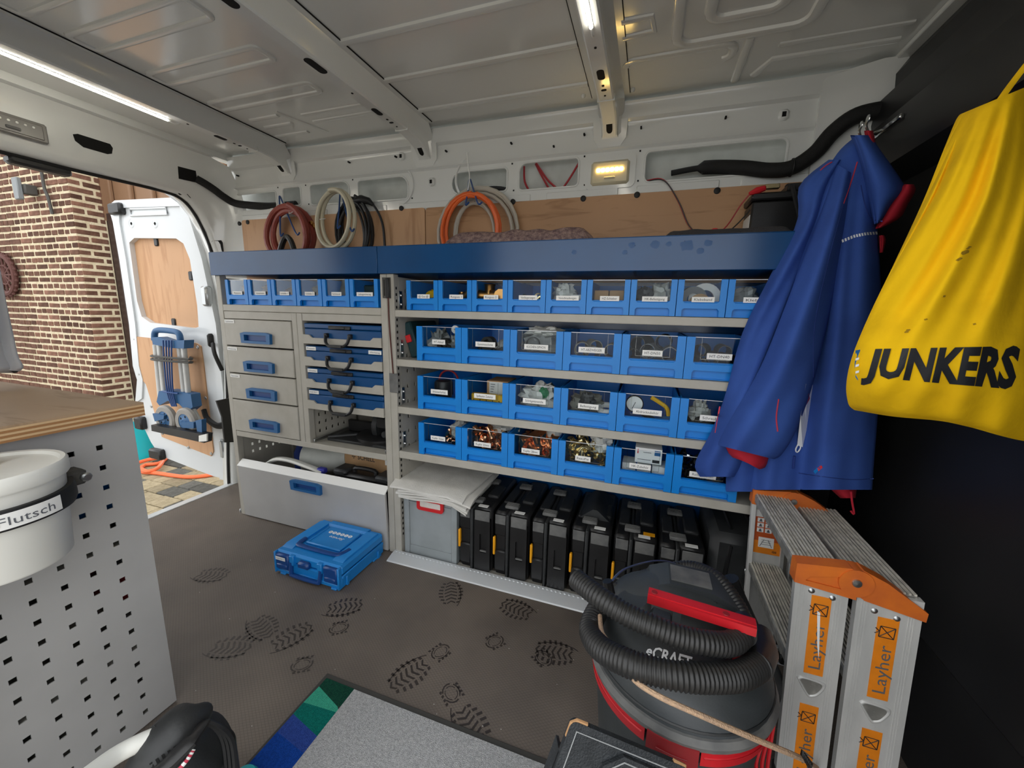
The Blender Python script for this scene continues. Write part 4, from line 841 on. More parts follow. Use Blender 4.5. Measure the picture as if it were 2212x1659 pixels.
# =================================================================== blue service case on the floor
t = T('service_case', 'light blue stackable service case with dark blue latches on the floor', 'case', (-.205, -.17, 0))
ax, bx_, ay, by = -.392, -.018, -.318, -.024
P('base', MB().box(ax, bx_, ay, by, .004, .062, .006), 'sys_blue', t)
mb = MB().box(ax-.001, bx_+.001, ay+.002, by+.001, .064, .112, .010)
for sx in (ax+.012, bx_-.070): mb.prism([(by-.02, .112), (by-.03, .120), (ay+.055, .120), (ay+.03, .112)], 0, sx, sx+.058)
mb.prism([(by-.002, .112), (by-.008, .120), (by-.035, .120), (by-.045, .112)], 0, ax+.07, bx_-.07)
mb.prism([(ay+.095, .112), (ay+.10, .118), (by-.06, .118), (by-.055, .112)], 0, ax+.098, bx_-.085)
lid = P('lid', mb, 'sys_blue', t, 25)
P('lid_rib', MB().box(ax+.094, bx_-.08, ay+.085, ay+.097, .112, .124, .004).box(ax+.094, ax+.102, ay+.085, by-.06, .112, .123, .003).box(bx_-.09, bx_-.082, ay+.085, by-.06, .112, .123, .003), 'sys_blue', lid)
P('side_rib', MB().box(bx_-.001, bx_+.006, ay+.008, by-.008, .052, .068, .002).box(bx_-.001, bx_+.006, ay+.03, ay+.045, .006, .055, .002).box(bx_-.001, bx_+.006, by-.05, by-.035, .0, .04, .002), 'sys_blue', t)
hd = P('carry_handle', MB().tube(smoothpath([(ax+.065, ay+.115, .118), (ax+.070, ay+.075, .119), (ax+.098, ay+.058, .120), (bx_-.09, ay+.058, .120), (bx_-.06, ay+.075, .119), (bx_-.048, ay+.115, .118)], 4), .012, 8, flat=.55, up=(0, 0, 1)), 'sys_dark', t)
for sx, lab in ((ax+.012, 0), (bx_-.088, 1)):
    P('front_latch', MB().box(sx, sx+.076, ay-.012, ay+.018, .028, .104, .006).box(sx+.008, sx+.068, ay-.016, ay-.006, .034, .058, .004), 'sys_dark', t)
l2 = P('front_frame', MB().box(ax+.002, ax+.012, ay-.012, ay+.01, .006, .110, .003).box(bx_-.012, bx_-.001, ay-.012, ay+.01, .006, .110, .003).box(ax+.092, ax+.118, ay-.010, ay+.01, .06, .108, .003).box(bx_-.122, bx_-.096, ay-.010, ay+.01, .06, .108, .003).box(ax+.01, bx_-.01, ay-.004, ay+.01, .006, .024, .003), 'sys_blue', t)
P('centre_latch', MB().box(ax+.150, ax+.212, ay-.022, ay+.006, .066, .098, .008), 'sys_dark', t)
P('front_grip', MB().tube(smoothpath([(ax+.100, ay-.004, .075), (ax+.103, ay-.012, .028), (ax+.12, ay-.014, .018), (bx_-.125, ay-.014, .018), (bx_-.108, ay-.012, .028), (bx_-.105, ay-.004, .075)], 4), .009, 8), 'sys_dark', t)
P('foot', MB().box(ax+.03, ax+.06, ay-.008, ay+.01, 0, .01, .002).box(bx_-.05, bx_-.02, ay-.010, ay+.01, 0, .01, .002).box(bx_-.02, bx_+.002, by-.08, by-.02, 0, .01, .002), 'sys_blue', t)
card(ax+.050, .088, .056, .016, 'ELEKTRO 2', t, ay-.0165)
cx_, cy_ = (ax+bx_)/2+.01, by-.095
for k, ch in enumerate('SYSTEM'):
    xx = cx_+.058-k*.0235; P('disc', MB().lathe([(0, .0006), (.0105, .0006), (.0105, 0)], Matrix.Translation((xx, cy_, .1185)), 18, False), 'white_ink', lid, 0); text(ch, TR((xx, cy_, .1195), (-1, 0, 0), (0, -1, 0)), .011, 'sys_blue', lid, .009)
text('Service', TR((cx_+.005, cy_-.034, .1189), (-1, 0, 0), (0, -1, 0)), .016, 'white_ink', lid, .085, shear=.4, bold=.008)
# =================================================================== rug
t = T('rug', 'grey rug with a green, mint, teal and blue patterned end', 'rug', (.6, -.9, 0))
RZ = .0072
P('backing', MB().box(.226, 1.30, -1.36, -.655, .0008, .005, .002), 'rug_edge', t)
P('grey_field', MB().box(.352, 1.30, -1.36, -.672, .004, RZ, .001), 'rug_grey', t)
def patch(n, pts, m):
    P('pattern_patch', MB().add([(x, y, .0045) for x, y in pts]+[(x, y, RZ) for x, y in pts], [tuple(range(len(pts)))[::-1], tuple(range(len(pts), 2*len(pts)))]+[(i, (i+1) % len(pts), (i+1) % len(pts)+len(pts), i+len(pts)) for i in range(len(pts))]), m, t, 0, label='%s coloured patch' % n)
patch('dark green', [(.240, -.704), (.240, -.672), (.352, -.672), (.352, -.728), (.345, -.737)], 'rug_green')
patch('mint', [(.236, -.762), (.240, -.704), (.345, -.737), (.352, -.742), (.352, -.752)], 'rug_mint')
patch('teal', [(.236, -.80), (.236, -.762), (.352, -.752), (.352, -.825)], 'rug_teal')
patch('violet blue', [(.236, -.855), (.236, -.80), (.352, -.825), (.352, -.872)], 'rug_violet')
patch('bright blue', [(.236, -1.05), (.236, -.855), (.352, -.872), (.352, -1.05)], 'rug_blue')
# =================================================================== things on the top trays
def hook(ap, lf, rt, label):
    a_, l_, r_ = onY(*ap, .402), onY(*lf, .275), onY(*rt, .275)
    p = [l_+Vector((.012, .01, .012)), l_, l_.lerp(a_, .5), l_.lerp(a_, .93)+Vector((-.003, 0, 0)), a_, r_.lerp(a_, .93)+Vector((.003, 0, 0)), r_.lerp(a_, .5), r_, r_+Vector((.014, .01, .008))]
    solo('wire_hook', MB().tube(smoothpath(p, 5), .0044, 6), 'hook_blue', label, 'hook', 'blue wire hooks on the wall')
hook((604, 424), (606, 508), (640, 505), 'blue wire hook holding the red-brown hose'); hook((736, 413), (729, 492), (758, 497), 'blue wire hook holding the cream hose and black cables'); hook((1015, 388), (1006, 442), (1033, 440), 'blue wire hook holding the orange and grey cable coils')
def coil(name, cx, cz, rx, rz, y0, turns, r, m, label, cat, jit=.012, seed=0, dy=.012, parts=()):
    rg = random.Random(seed); pts = []
    n = 26
    for k in range(turns*n):
        tt = k//n; a = 2*PI*k/n+PI/2; f = k/n
        jr = jit*math.sin(f*1.7+seed)+jit*.5*math.sin(f*4.1+seed*2)
        pts.append((cx+(rx+jr)*math.cos(a), y0-dy*f*.8+.006*math.sin(a*2+f), cz-rz+(rz+jr)*math.sin(a)+(rz-.0)*0))
    t = T(name, label, cat, (cx, y0, cz-2*rz)); P('loops', MB().tube(pts, r, 8), m, t); return t
c = coil('hose_coil', -.875, 1.782, .150, .150, .375, 4, .0155, 'hose_red', 'coil of thick red-brown hose hanging at the left', 'hose', .014, 1, .022)
P('cable_tie', MB().tube(arc((-.83, .335, 1.765), .03, 0, 2*PI, 12, (.5, .1, 0), (0, .9, .8)), .0022, 5), 'white_label', c); P('brass_coupler', MB().lathe([(.010, 0), (.014, .004), (.014, .02), (.010, .024), (.012, .03), (.012, .05), (.008, .055)], Matrix.Translation((-.735, .36, 1.70)) @ Matrix.Rotation(2.3, 4, 'Y'), 12), 'bronze', c)
coil('cable_coil', -.45, 1.80, .105, .16, .395, 6, .0075, 'cable_black', 'coil of black cable hanging behind the cream hose', 'cable', .020, 4, .008)
t = T('extension_plug', 'black cable with inline socket looping beside the cream hose', 'cable', (-.34, .37, 1.5))
P('cord', MB().tube(smoothpath([(-.42, .375, 1.80), (-.36, .37, 1.80), (-.30, .37, 1.765), (-.255, .375, 1.68), (-.245, .378, 1.56), (-.246, .378, 1.40)], 6), .0068, 8), 'cable_black', t); P('socket', MB().tube([(-.42, .372, 1.80), (-.38, .368, 1.803), (-.33, .366, 1.79), (-.305, .37, 1.77)], [.016, .022, .018, .009], 10), 'cable_black', t)
t = T('hose_coil', 'cream translucent hose coiled on the middle hook', 'hose', (-.49, .3, 1.52))
pts = []
for k in range(70):
    a = PI/2+2*PI*k/34; pts.append((-.495+.115*math.cos(a)+.012*math.sin(k*.09), .315-.0006*k+.010*math.sin(a), 1.690+.145*math.sin(a)+.006*math.cos(k*.2)))
P('loops', MB().tube(pts, .0115, 9), 'hose_cream', t); P('cable_tie', MB().tube(arc((-.60, .31, 1.70), .018, 0, 2*PI, 10, (1, 0, 0), (0, .8, .3)), .002, 5), 'white_label', t)
coil('cable_coil', .310, 1.800, .205, .205, .392, 5, .0085, 'cable_grey', 'wide coil of pale grey cable on the right hook', 'cable', .012, 2, .009)
coil('cable_coil', .295, 1.770, .148, .165, .335, 4, .0085, 'cable_orange', 'coil of orange cable inside the grey cable coil', 'cable', .010, 7, .008)
coil('cable_coil', .30, 1.745, .112, .16, .365, 2, .0075, 'cable_grey', 'small inner coil of grey cable behind the orange one', 'cable', .008, 9, .008)
solo('zip_tie', MB().tube(smoothpath([(.273, .33, 1.77), (.268, .37, 1.86), (.248, .39, 1.94), (.24, .40, 1.99)], 5), .0025, 5), 'white_label', 'long loose white cable tie above the orange coil', 'cable tie')
def blanket(name, x0, x1, y0, y1, zb, zt, m, label, seed, lump=.012):
    rows = []
    for i in range(15):
        v = i/14; row = []
        for j in range(41):
            u = j/40; e = min(1, min(u, 1-u)*9)**.5*min(1, min(v, 1-v)*6)**.5
            row.append((lerp(x0, x1, u), lerp(y0, y1, v), zb+(zt-zb)*e+lump*noise.noise(Vector((u*9, v*4, seed)))*e))
        rows.append(row)
    return solo(name, MB().grid(rows, (0, 0, -.03)), m, label, 'blanket', smooth=70)
blanket('moving_blanket', .255, .955, .05, .33, 1.45, 1.552, 'blanket', 'mottled purple-brown moving blanket folded on the top tray', 3)
blanket('ribbed_mat', 1.16, 1.62, .06, .24, 1.45, 1.524, 'dark_mat', 'dark ribbed mat lying in front of the battery', 6, .004)
solo('red_button', MB().lathe([(.012, 0), (.012, .010), (.009, .013), (0, .013)], Matrix.Translation((1.36, .15, 1.522)), 12), 'crate_red', 'small red cap lying on the dark ribbed mat', 'cap')
t = T('battery', 'black van battery with red terminal clip on the top tray', 'battery', (1.6, .3, 1.378))
P('case', MB().box(1.49, 1.70, .25, .38, 1.38, 1.645, .006), 'black_plastic', t); P('cover', MB().box(1.485, 1.705, .245, .385, 1.648, 1.675, .006), 'black_plastic', t); P('upper_cover', MB().box(1.60, 1.705, .26, .385, 1.675, 1.705, .006), 'black_plastic', t)
P('side_label', MB().box(1.4885, 1.49, .26, .37, 1.50, 1.60), 'paper_white', t, 0); P('green_label', MB().box(1.4880, 1.4886, .265, .365, 1.50, 1.545), 'green_item', t, 0)
P('terminal_clip', MB().tube([(1.475, .245, 1.672), (1.50, .248, 1.682), (1.525, .25, 1.690)], [.006, .013, .010], 8), 'red_plastic', t); P('brass_jaw', MB().box(1.525, 1.572, .242, .258, 1.684, 1.702, .003), 'brass', t); P('strap', MB().tube([(1.61, .243, 1.69), (1.64, .24, 1.60), (1.67, .235, 1.50)], .008, 6), 'cable_black', t)
t = T('lead_wire', 'thin twisted red and black wire hanging from wall opening to battery', 'wire', (1.25, .39, 1.5))
P('red_core', MB().tube(smoothpath([(1.10, .415, 1.798), (1.17, .398, 1.79), (1.235, .395, 1.70), (1.285, .39, 1.60), (1.345, .36, 1.545), (1.41, .30, 1.56), (1.455, .26, 1.64), (1.478, .246, 1.672)], 6), .0024, 6), 'wire_red', t)
P('black_core', MB().tube(smoothpath([(1.10, .417, 1.795), (1.173, .396, 1.785), (1.239, .393, 1.695), (1.289, .388, 1.595), (1.35, .36, 1.54), (1.395, .32, 1.527), (1.44, .29, 1.56), (1.475, .27, 1.60), (1.487, .262, 1.62)], 6), .0024, 6), 'cable_black', t)
t = T('pry_tool', 'flat tool with yellow and red grips lying on the left tray', 'tool', (-.98, .08, 1.378)); P('yellow_grip', MB().tube([(-1.02, .1, 1.495), (-.93, .1, 1.50), (-.83, .1, 1.498)], [.006, .012, .010], 8, flat=.6), 'yellow_item', t); P('red_grip', MB().tube([(-.83, .1, 1.497), (-.70, .1, 1.497), (-.62, .1, 1.496)], [.010, .009, .009], 8, flat=.6), 'crate_red', t); P('prop', MB().box(-.95, -.66, .09, .11, 1.379, 1.493), 'black_plastic', t)
t = T('black_clamp', 'black plastic clamp handle sticking up from the left tray', 'clamp', (-.66, .15, 1.378)); P('handle', MB().tube(smoothpath([(-.75, .14, 1.40), (-.735, .14, 1.50), (-.69, .14, 1.575), (-.655, .14, 1.56), (-.63, .14, 1.49)], 4), .014, 8), 'black_plastic', t); P('body', MB().box(-.72, -.50, .11, .17, 1.379, 1.515, .02), 'black_plastic', t)
# fly swatter hanging on the post
t = T('fly_swatter', 'dark fly swatter hung on the post between cabinet and rack', 'fly swatter', (.05, -.01, .85)); P('holder', MB().plate([(.018, 1.265), (.058, 1.265), (.058, 1.355), (.018, 1.355)], [[(.026, 1.275), (.031, 1.275), (.031, 1.345), (.026, 1.345)]], XZ(-.008), .007), 'iron', t); P('grip', MB().box(.036, .056, -.013, -.006, 1.266, 1.352, .003), 'black_plastic', t)
P('stem', MB().tube(smoothpath([(.048, -.008, 1.268), (.050, -.010, 1.15), (.058, -.010, 1.0), (.062, -.010, .925)], 5), .0035, 6), 'rust_iron', t); P('flap', MB().box(.040, .088, -.011, -.008, .835, .925, .002), 'scuffed_grey', t)
# lit work lamp in the side wall
t = T('interior_lamp', 'lit warm-white interior lamp set in the side wall', 'light', (.94, .41, 1.85))
P('surround', MB().plate(rrect(.83, 1.05, 1.775, 1.915, .025), [rrect(.86, 1.02, 1.795, 1.885, .015)], XZ(.410), .006), 'van_white', t); P('housing', MB().box(.856, 1.024, .398, .42, 1.790, 1.89, .010), 'lens', t)
for k in range(6): P('diode', MB().box(.882+k*.020, .898+k*.020, .393, .399, 1.842, 1.858, .003), 'led_warm', t)
P('switch', MB().box(.915, .965, .394, .40, 1.812, 1.822, .003), 'lens', t)
# red cable in the wall cavity, black looms
for q, pp in enumerate(([(.58, .46, 1.93), (.64, .46, 1.85), (.71, .46, 1.79)], [(.575, .47, 1.93), (.61, .47, 1.87), (.66, .47, 1.79)], [(.80, .46, 1.93), (.75, .46, 1.85), (.70, .47, 1.79)], [(.52, .46, 1.92), (.525, .46, 1.85), (.56, .46, 1.79)])):
    solo('cavity_cable', MB().tube(smoothpath(pp, 6), .005, 6), 'wire_red', 'red cable inside the wall opening left of the lit lamp', 'cable', 'red cables in the wall cavity')
L1 = [onY(1450, 374, .46), onY(1520, 362, .44), onY(1600, 362, .405), onY(1660, 368, .385), onY(1710, 362, .375), onY(1760, 330, .37), onY(1800, 285, .36), onY(1850, 250, .34), onY(1920, 235, .33)]
t = T('cable_loom', 'thick black wrapped cable loom curving up to the bulkhead', 'cable', L1[4]); P('sleeve', MB().tube(smoothpath(L1, 6), [.012]*6+[.028]*43, 10), 'black_loom', t); P('tape_wrap', MB().tube([onY(1515, 365, .44), onY(1530, 362, .44)], .022, 10), 'scuffed_grey', t); P('cable_tie', MB().tube(arc(onY(1710, 362, .374), .031, 0, 2*PI, 12, (0, 1, 0), (0, 0, 1)), .003, 5), 'dark_rubber', t)
L2 = [RS.hit(424, 386, .004), RS.hit(442, 396, .02), RS.hit(462, 409, .024), RS.hit(482, 424, .026), onY(506, 438, .392), onY(535, 443, .40), onY(585, 446, .425), onY(640, 442, .46)]
solo('cable_loom', MB().tube(smoothpath(L2, 6), .022, 9), 'black_loom', 'black cable loom running from the rear header along the wall', 'cable')
solo('cable_loom', MB().tube(smoothpath([(.24, .47, 1.80), (.32, .46, 1.825), (.40, .46, 1.822), (.47, .47, 1.80)], 6), .016, 8), 'black_loom', 'black cable loom behind the opening above the orange coil', 'cable')
# =================================================================== step ladder leaning by the bulkhead
t = T('step_ladder', 'folded aluminium double step ladder with orange caps by the bulkhead', 'ladder', (1.67, -.27, 0))
def lx(x, z): return x-.052*z+.0
def sh(mb): mb.v = [(lx(x, z), y, z) for x, y, z in mb.v]; return mb
YN, YF = -.492, -.045
FA = (1.576, 1.684); FB = (1.700, 1.822)
for fi, (a, b) in enumerate((FA, FB)):
    zt = .622 if fi == 0 else .600
    for y, sg in ((YN, 1), (YF, -1)):
        o = [(a, 0), (b, 0), (b, .018), (b-.012, .024), (b-.012, .010), (a+.012, .010), (a+.012, .024), (a, .018)]
        st = P('stile', sh(MB().prism([(x, y+sg*d) for x, d in o], 2, .005, zt)), 'alu', t, 20)
        P('rubber_foot', sh(MB().box(a-.002, b+.002, min(y, y+sg*.03)-.001, max(y, y+sg*.03)+.001, 0, .035, .004)), 'dark_rubber', t)
        for k in range(3):
            P('stile_ridge', sh(MB().box(a+.010+k*.005, a+.012+k*.005, y-sg*.0012 if sg > 0 else y-.001, y+.001, .04, zt-.01).box(b-.024+k*.005, b-.022+k*.005, y-.0012, y+.001, .04, zt-.01)), 'alu', st) if sg > 0 else None
    for z in (zt+.004, .365):
        d0, d1 = (a+.004, b-.004)
        mb = MB().box(d0, d1, YN+.012, YF-.012, z-.030, z, .003)
        rd = MB()
        for k in range(11):
            xx = d0+.006+k*(d1-d0-.012)/10; w_ = .0035 if k not in (3, 7) else .0016
            rd.box(xx-w_/2*1.3, xx+w_/2*1.3, YN+.013, YF-.013, z-.001, z+.0035)
        st = P('step', sh(mb), 'alu_step', t, 0); P('tread_ridges', sh(rd), 'alu_ridge', st, 0, kind='stuff')
    # orange end caps with the hinge between the frames
    for y in (YN, YF):
        s_ = 1 if y == YN else -1; y0, y1 = (y-.006, y+.030) if s_ > 0 else (y-.030, y+.006)
        if fi == 0:
            mb = MB().plate([(a-.004, .590), (b+.012, .575), (b+.012, .640), (b-.002, .652), (a-.002, .640)], [[(a+.018, .600), (b-.006, .594), (b-.006, .630), (a+.026, .612)]], XZ(y0), y1-y0)
            mb.box(a, b+.008, y0+.0042, y1, .588, .640)
        else:
            mb = MB().plate([(a-.02, .600), (a+.012, .578), (b+.004, .556), (b+.006, .578), (a+.05, .632), (a+.005, .652), (a-.028, .640), (a-.034, .618)], [], XZ(y0), y1-y0)
        cp = P('end_cap', sh(mb), 'ladder_orange', t, 25)
        if fi == 1: P('hinge_knuckle', MB().cyl((lx(a-.008, .62), y0-.003, .618), (lx(a-.008, .62), y1, .618), .034, 20), 'ladder_orange', cp), P('hinge_pin', MB().lathe([(0, .004), (.009, .003), (.010, 0)], Matrix.Translation((lx(a-.008, .62), y0-.0032, .620)) @ Matrix.Rotation(PI/2, 4, 'X'), 14), 'steel', cp)
    for dx in (.035, .078): P('rivet', MB().lathe([(0, .003), (.005, .002), (.007, 0)], Matrix.Translation((lx(a+dx, .575 if fi == 0 else .548), YN, .572-.018*fi-.008*(dx > .05))) @ Matrix.Rotation(PI/2, 4, 'X'), 12), 'steel', t)
    zc = .455 if fi == 0 else .435
    cxm = (a+b)/2+.002
    for zz, zl, full in ((zc, .215, 1), (zc-.305, .215, 0)):
        w_ = .040
        pl = P('sticker', sh(MB().box(cxm-w_/2, cxm+w_/2, YN-.0012, YN, zz-zl/2, zz+zl/2)), 'sticker_orange', t, 0)
        up = Vector((-.052, 0, 1)).normalized()
        text('Layher', TR((lx(cxm, zz-.026), YN-.0016, zz-.026), up, (-1, 0, 0)), .025, 'ink_grey', pl, .128)
        q = Vector((lx(cxm, zz+.072), YN-.0018, zz+.072)); s_ = .014
        mb = MB()
        for p0, p1 in (((-1, -1), (1, 1)), ((-1, 1), (1, -1)), ((-1, -1), (-1, 1)), ((-1, 1), (1, 1)), ((1, 1), (1, -1)), ((1, -1), (-1, -1)), ((-1, 0), (-1.6, .5)), ((-1, 0), (-1.6, -.5))): mb.tube([q+Vector((p0[0]*s_, 0, p0[1]*s_)), q+Vector((p1[0]*s_, 0, p1[1]*s_))], .0010, 4, caps=False)
        P('emblem', mb, 'ink', pl, 0)
    zd = .312 if fi == 0 else .290
    c = Vector((lx(cxm-.002, zd), YN, zd)); tri = [(x_*1.2, z_*1.2) for x_, z_ in [(-.024, .012), (-.016, .018), (.014, .016), (.023, .008), (.014, -.014), (.004, -.022), (-.004, -.020)]]
    cr_ = smoothpath([(x, 0, z) for x, z in tri+tri[:1]], 4)[:-1]
    P('flared_joint', MB().grid([[c+Vector((p.x*k_, d_, p.z*k_)) for p in cr_] for k_, d_ in ((1.14, 0), (1.08, -.003), (1.0, -.0045), (.90, -.0042), (.82, -.0015))], None, True), 'alu', t, 70)
    P('shaded_hollow', MB().grid([[c+Vector((p.x*k_, d_, p.z*k_)) for p in cr_] for k_, d_ in ((.84, -.002), (.6, -.001), (.02, -.0006))], None, True), 'alu_step', t, 70)  # recess shade put into the hollow as a darker metal tone
# paint scratch on the first sticker, notice sheet inside the far stile
P('paint_scratch', MB().add([(1.598, YN-.0024, .525), (1.605, YN-.0024, .520), (1.616, YN-.0024, .425), (1.619, YN-.0024, .395), (1.611, YN-.0024, .430)], [(0, 1, 2, 3, 4)]), 'white_ink', t, 0)
yy = YF-.0115
nt_ = P('notice_sheet', sh(MB().box(1.592, 1.672, yy-.001, yy, .405, .565)), 'sticker_brown', t, 0)
P('notice_header', sh(MB().box(1.592, 1.672, yy-.0014, yy-.001, .540, .565)), 'paper_white', nt_, 0); P('notice_foot', sh(MB().box(1.592, 1.672, yy-.0014, yy-.001, .405, .452)), 'sticker_orange', nt_, 0)
for i in range(3):
    for j in range(3):
        if i == 2 and j == 0: continue
        x_, z_ = 1.598+i*.0245, .521-j*.0185; pc = P('pictogram', sh(MB().box(x_, x_+.020, yy-.0016, yy-.0010, z_, z_+.015)), 'white_label', nt_, 0)
        P('pictogram_mark', sh(MB().prism([(x_+.005, z_+.002), (x_+.015, z_+.002), (x_+.012, z_+.012), (x_+.008, z_+.012)], 1, yy-.0019, yy-.0016)), 'ink_grey', nt_, 0)
pc = P('diagram', sh(MB().box(1.605, 1.652, yy-.0017, yy-.001, .428, .466)), 'white_label', nt_, 0)
mb = MB()
for s_ in (-1, 1): mb.tube([(lx(1.628+s_*.006, .458), yy-.002, .458), (lx(1.628+s_*.018, .432), yy-.002, .432)], .0009, 4)
for z_ in (.440, .448, .456): mb.tube([(lx(1.614, z_), yy-.002, z_), (lx(1.642, z_), yy-.002, z_)], .0007, 4)
P('diagram_ladder', mb, 'ink_grey', nt_, 0); text('GS', TR((lx(1.655, .417), yy-.002, .417), (1, 0, 0), (0, 0, 1)), .007, 'ink', nt_, .014, bold=.03)
# =================================================================== vacuum cleaner
VX, VY = 1.287, -.625
vac = T('vacuum_cleaner', 'black wet and dry vacuum cleaner with red band and ribbed hose', 'vacuum cleaner', (VX, VY, 0))
MV = Matrix.Translation((VX, VY, 0))
P('drum', MB().lathe([(.150, .0), (.165, .02), (.172, .18), (.188, .355), (.188, .37), (0, .37)], MV, 40), 'vac_black', vac)
def band(a0, a1, z0, z1, r, th, n=20):
    rows = []
    for i in range(n+1):
        a = a0+(a1-a0)*i/n; rows.append([(VX+(r+d)*math.cos(a), VY+(r+d)*math.sin(a), z) for d, z in ((0, z0), (th, z0+.004), (th, z1-.004), (0, z1))])
    return MB().grid(rows)
A0 = -PI/2-.10
P('red_band', band(A0-1.9, A0-.27, .352, .398, .189, .007), 'red_plastic', vac, 30); P('red_band', band(A0+.27, A0+1.9, .352, .398, .189, .007), 'red_plastic', vac, 30)
P('band_ridge', band(A0-1.9, A0-.30, .372, .378, .195, .004), 'red_plastic', vac, 30); P('band_ridge', band(A0+.30, A0+1.9, .372, .378, .195, .004), 'red_plastic', vac, 30)
lt = P('clamp_latch', band(A0-.235, A0+.235, .315, .404, .190, .016, 10), 'red_dark', vac, 30)
for k in range(3): P('latch_ridge', band(A0-.14, A0+.14, .338+k*.016, .343+k*.016, .204, .005, 8), 'red_dark', lt)
P('rim_ring', MB().lathe([(.185, .392), (.203, .396), (.206, .408), (.200, .420), (.19, .422)], MV, 48, False), 'scuffed_grey', vac)
lidsh = P('lid_shell', MB().lathe([(.188, .398), (.196, .414), (.194, .436), (.180, .462), (.165, .485), (.150, .505), (.120, .518), (0, .522)], MV, 40), 'vac_black', vac)
mhous = P('motor_housing', MB().ball((VX-.015, VY+.05, .505), (.150, .105, .062), 28, 14), 'vac_black', vac, 60)
P('motor_cover', MB().prism([(VX-.10, .50), (VX-.075, .555), (VX-.03, .575), (VX+.07, .572), (VX+.125, .545), (VX+.14, .50)], 1, VY+.035, VY+.125), 'vac_black', vac, 25)
P('housing_seam', MB().tube([(VX-.015+.151*math.cos(a), VY+.05+.106*math.sin(a), .505) for a in [i*2*PI/40 for i in range(40)]], .003, 6, True), 'scuffed_grey', vac)
P('cover_plate', MB().prism([(VX-.026, .5752), (VX+.066, .5722), (VX+.066, .5765), (VX-.026, .5795)], 1, VY+.05, VY+.11), 'scuffed_grey', vac)
for k in range(5): P('vent_rib', MB().box(VX-.055+k*.03, VX-.043+k*.03, VY+.030, VY+.036, .512, .555, .002), 'dusty_black', vac)
P('lid_groove', MB().lathe([(.1955, .428), (.1975, .431), (.1955, .434)], MV, 48, False), 'dusty_black', vac)
P('switch_box', MB().box(VX-.075, VX-.02, VY-.085, VY-.01, .50, .545, .010), 'vac_black', vac); P('hose_port', MB().lathe([(.045, 0), (.050, .02), (.042, .05), (.036, .055)], Matrix.Translation((VX-.10, VY-.01, .49)) @ Matrix.Rotation(-.25, 4, 'Y'), 20), 'vac_black', vac)
h0, h1 = onZ(1400, 1285, .598), onZ(1632, 1356, .598)
hv = (h1-h0).normalized(); hn = Vector((-hv.y, hv.x, 0))
def bar(a, b, w, h_, bev=0):
    return MB().add([p+hn*sx*w+Vector((0, 0, sz*h_)) for p in (a, b) for sx in (-1, 1) for sz in (-1, 1)], [(0, 1, 3, 2), (4, 6, 7, 5), (0, 4, 5, 1), (2, 3, 7, 6), (0, 2, 6, 4), (1, 5, 7, 3)])
mb = bar(h0, h1, .016, .009); mb2 = bar(h0+Vector((0, 0, .009)), h1+Vector((0, 0, .009)), .010, .002)
hd = P('carry_handle', mb, 'red_plastic', vac); P('grip_rib', mb2, 'red_plastic', hd)
for f_ in (.06, .74): P('screw_hole', MB().lathe([(0, .001), (.006, .001), (.007, 0)], Matrix.Translation(h0.lerp(h1, f_)+Vector((0, 0, .0115))), 10), 'red_dark', hd)
P('handle_post', bar(h0.lerp(h1, .26)-Vector((0, 0, .05)), h0.lerp(h1, .34)-Vector((0, 0, .05)), .012, .045), 'vac_black', vac); P('handle_post', bar(h0.lerp(h1, .84)-Vector((0, 0, .06)), h0.lerp(h1, .90)-Vector((0, 0, .06)), .012, .055), 'red_plastic', vac)
P('wire_bail', MB().tube(smoothpath([dp(1312, 1268, .93), dp(1345, 1232, 1.03), dp(1400, 1214, 1.08), dp(1440, 1213, 1.10), dp(1478, 1226, 1.10)], 6), .003, 6), 'steel', vac); P('bail_clip', MB().tube([dp(1312, 1255, .93), dp(1318, 1282, .93)], .012, 8), 'black_plastic', vac)
def ribbed(pts, r, pitch=.0085, n=14):
    sp = smoothpath(pts, 14); L_ = [0]
    for a, b in zip(sp, sp[1:]): L_.append(L_[-1]+(b-a).length)
    K = int(L_[-1]/pitch)*4; out = []; rs = []; j = 0
    for k in range(K+1):
        s_ = L_[-1]*k/K
        while j < len(L_)-2 and L_[j+1] < s_: j += 1
        f_ = (s_-L_[j])/max(1e-9, L_[j+1]-L_[j]); out.append(sp[j].lerp(sp[j+1], f_)); rs.append(r*(1, 1, .89, .89)[k % 4])
    return MB().tube(out, rs, n)
H1 = [dp(1246, 1252, .93), dp(1295, 1290, .86), dp(1353, 1327, .82), dp(1411, 1353, .795), dp(1469, 1376, .78), dp(1527, 1389, .775), dp(1578, 1390, .79), dp(1606, 1368, .82)]
H2 = [dp(1295, 1310, .98), dp(1275, 1358, .92), dp(1296, 1399, .85), dp(1353, 1431, .79), dp(1411, 1449, .765), dp(1469, 1460, .75), dp(1527, 1464, .75), dp(1595, 1460, .765), dp(1638, 1438, .80)]
P('suction_hose', ribbed(H1, .0235), 'vac_hose', vac, 60); P('suction_hose', ribbed(H2, .0265), 'vac_hose', vac, 60)
P('suction_hose', ribbed([dp(1330, 1275, 1.02), dp(1390, 1245, 1.10), dp(1480, 1224, 1.10), dp(1545, 1246, 1.02), dp(1590, 1300, .95), dp(1615, 1352, .90), dp(1625, 1385, .88)], .017), 'vac_hose', vac, 60)
P('hose_cuff', MB().tube([dp(1637, 1440, .80), dp(1650, 1408, .85), dp(1640, 1372, .90)], [.0275, .0275, .027], 16), 'black_plastic', vac); P('hose_end', MB().tube([dp(1605, 1370, .82), dp(1607, 1346, .86)], [.0255, .025], 16), 'black_plastic', vac)
Surf(lidsh, mhous).text('eCRAFT', (1400, 1393), (1496, 1420), (1490, 1446), (1394, 1414), 'white_ink', vac, .002, .025)
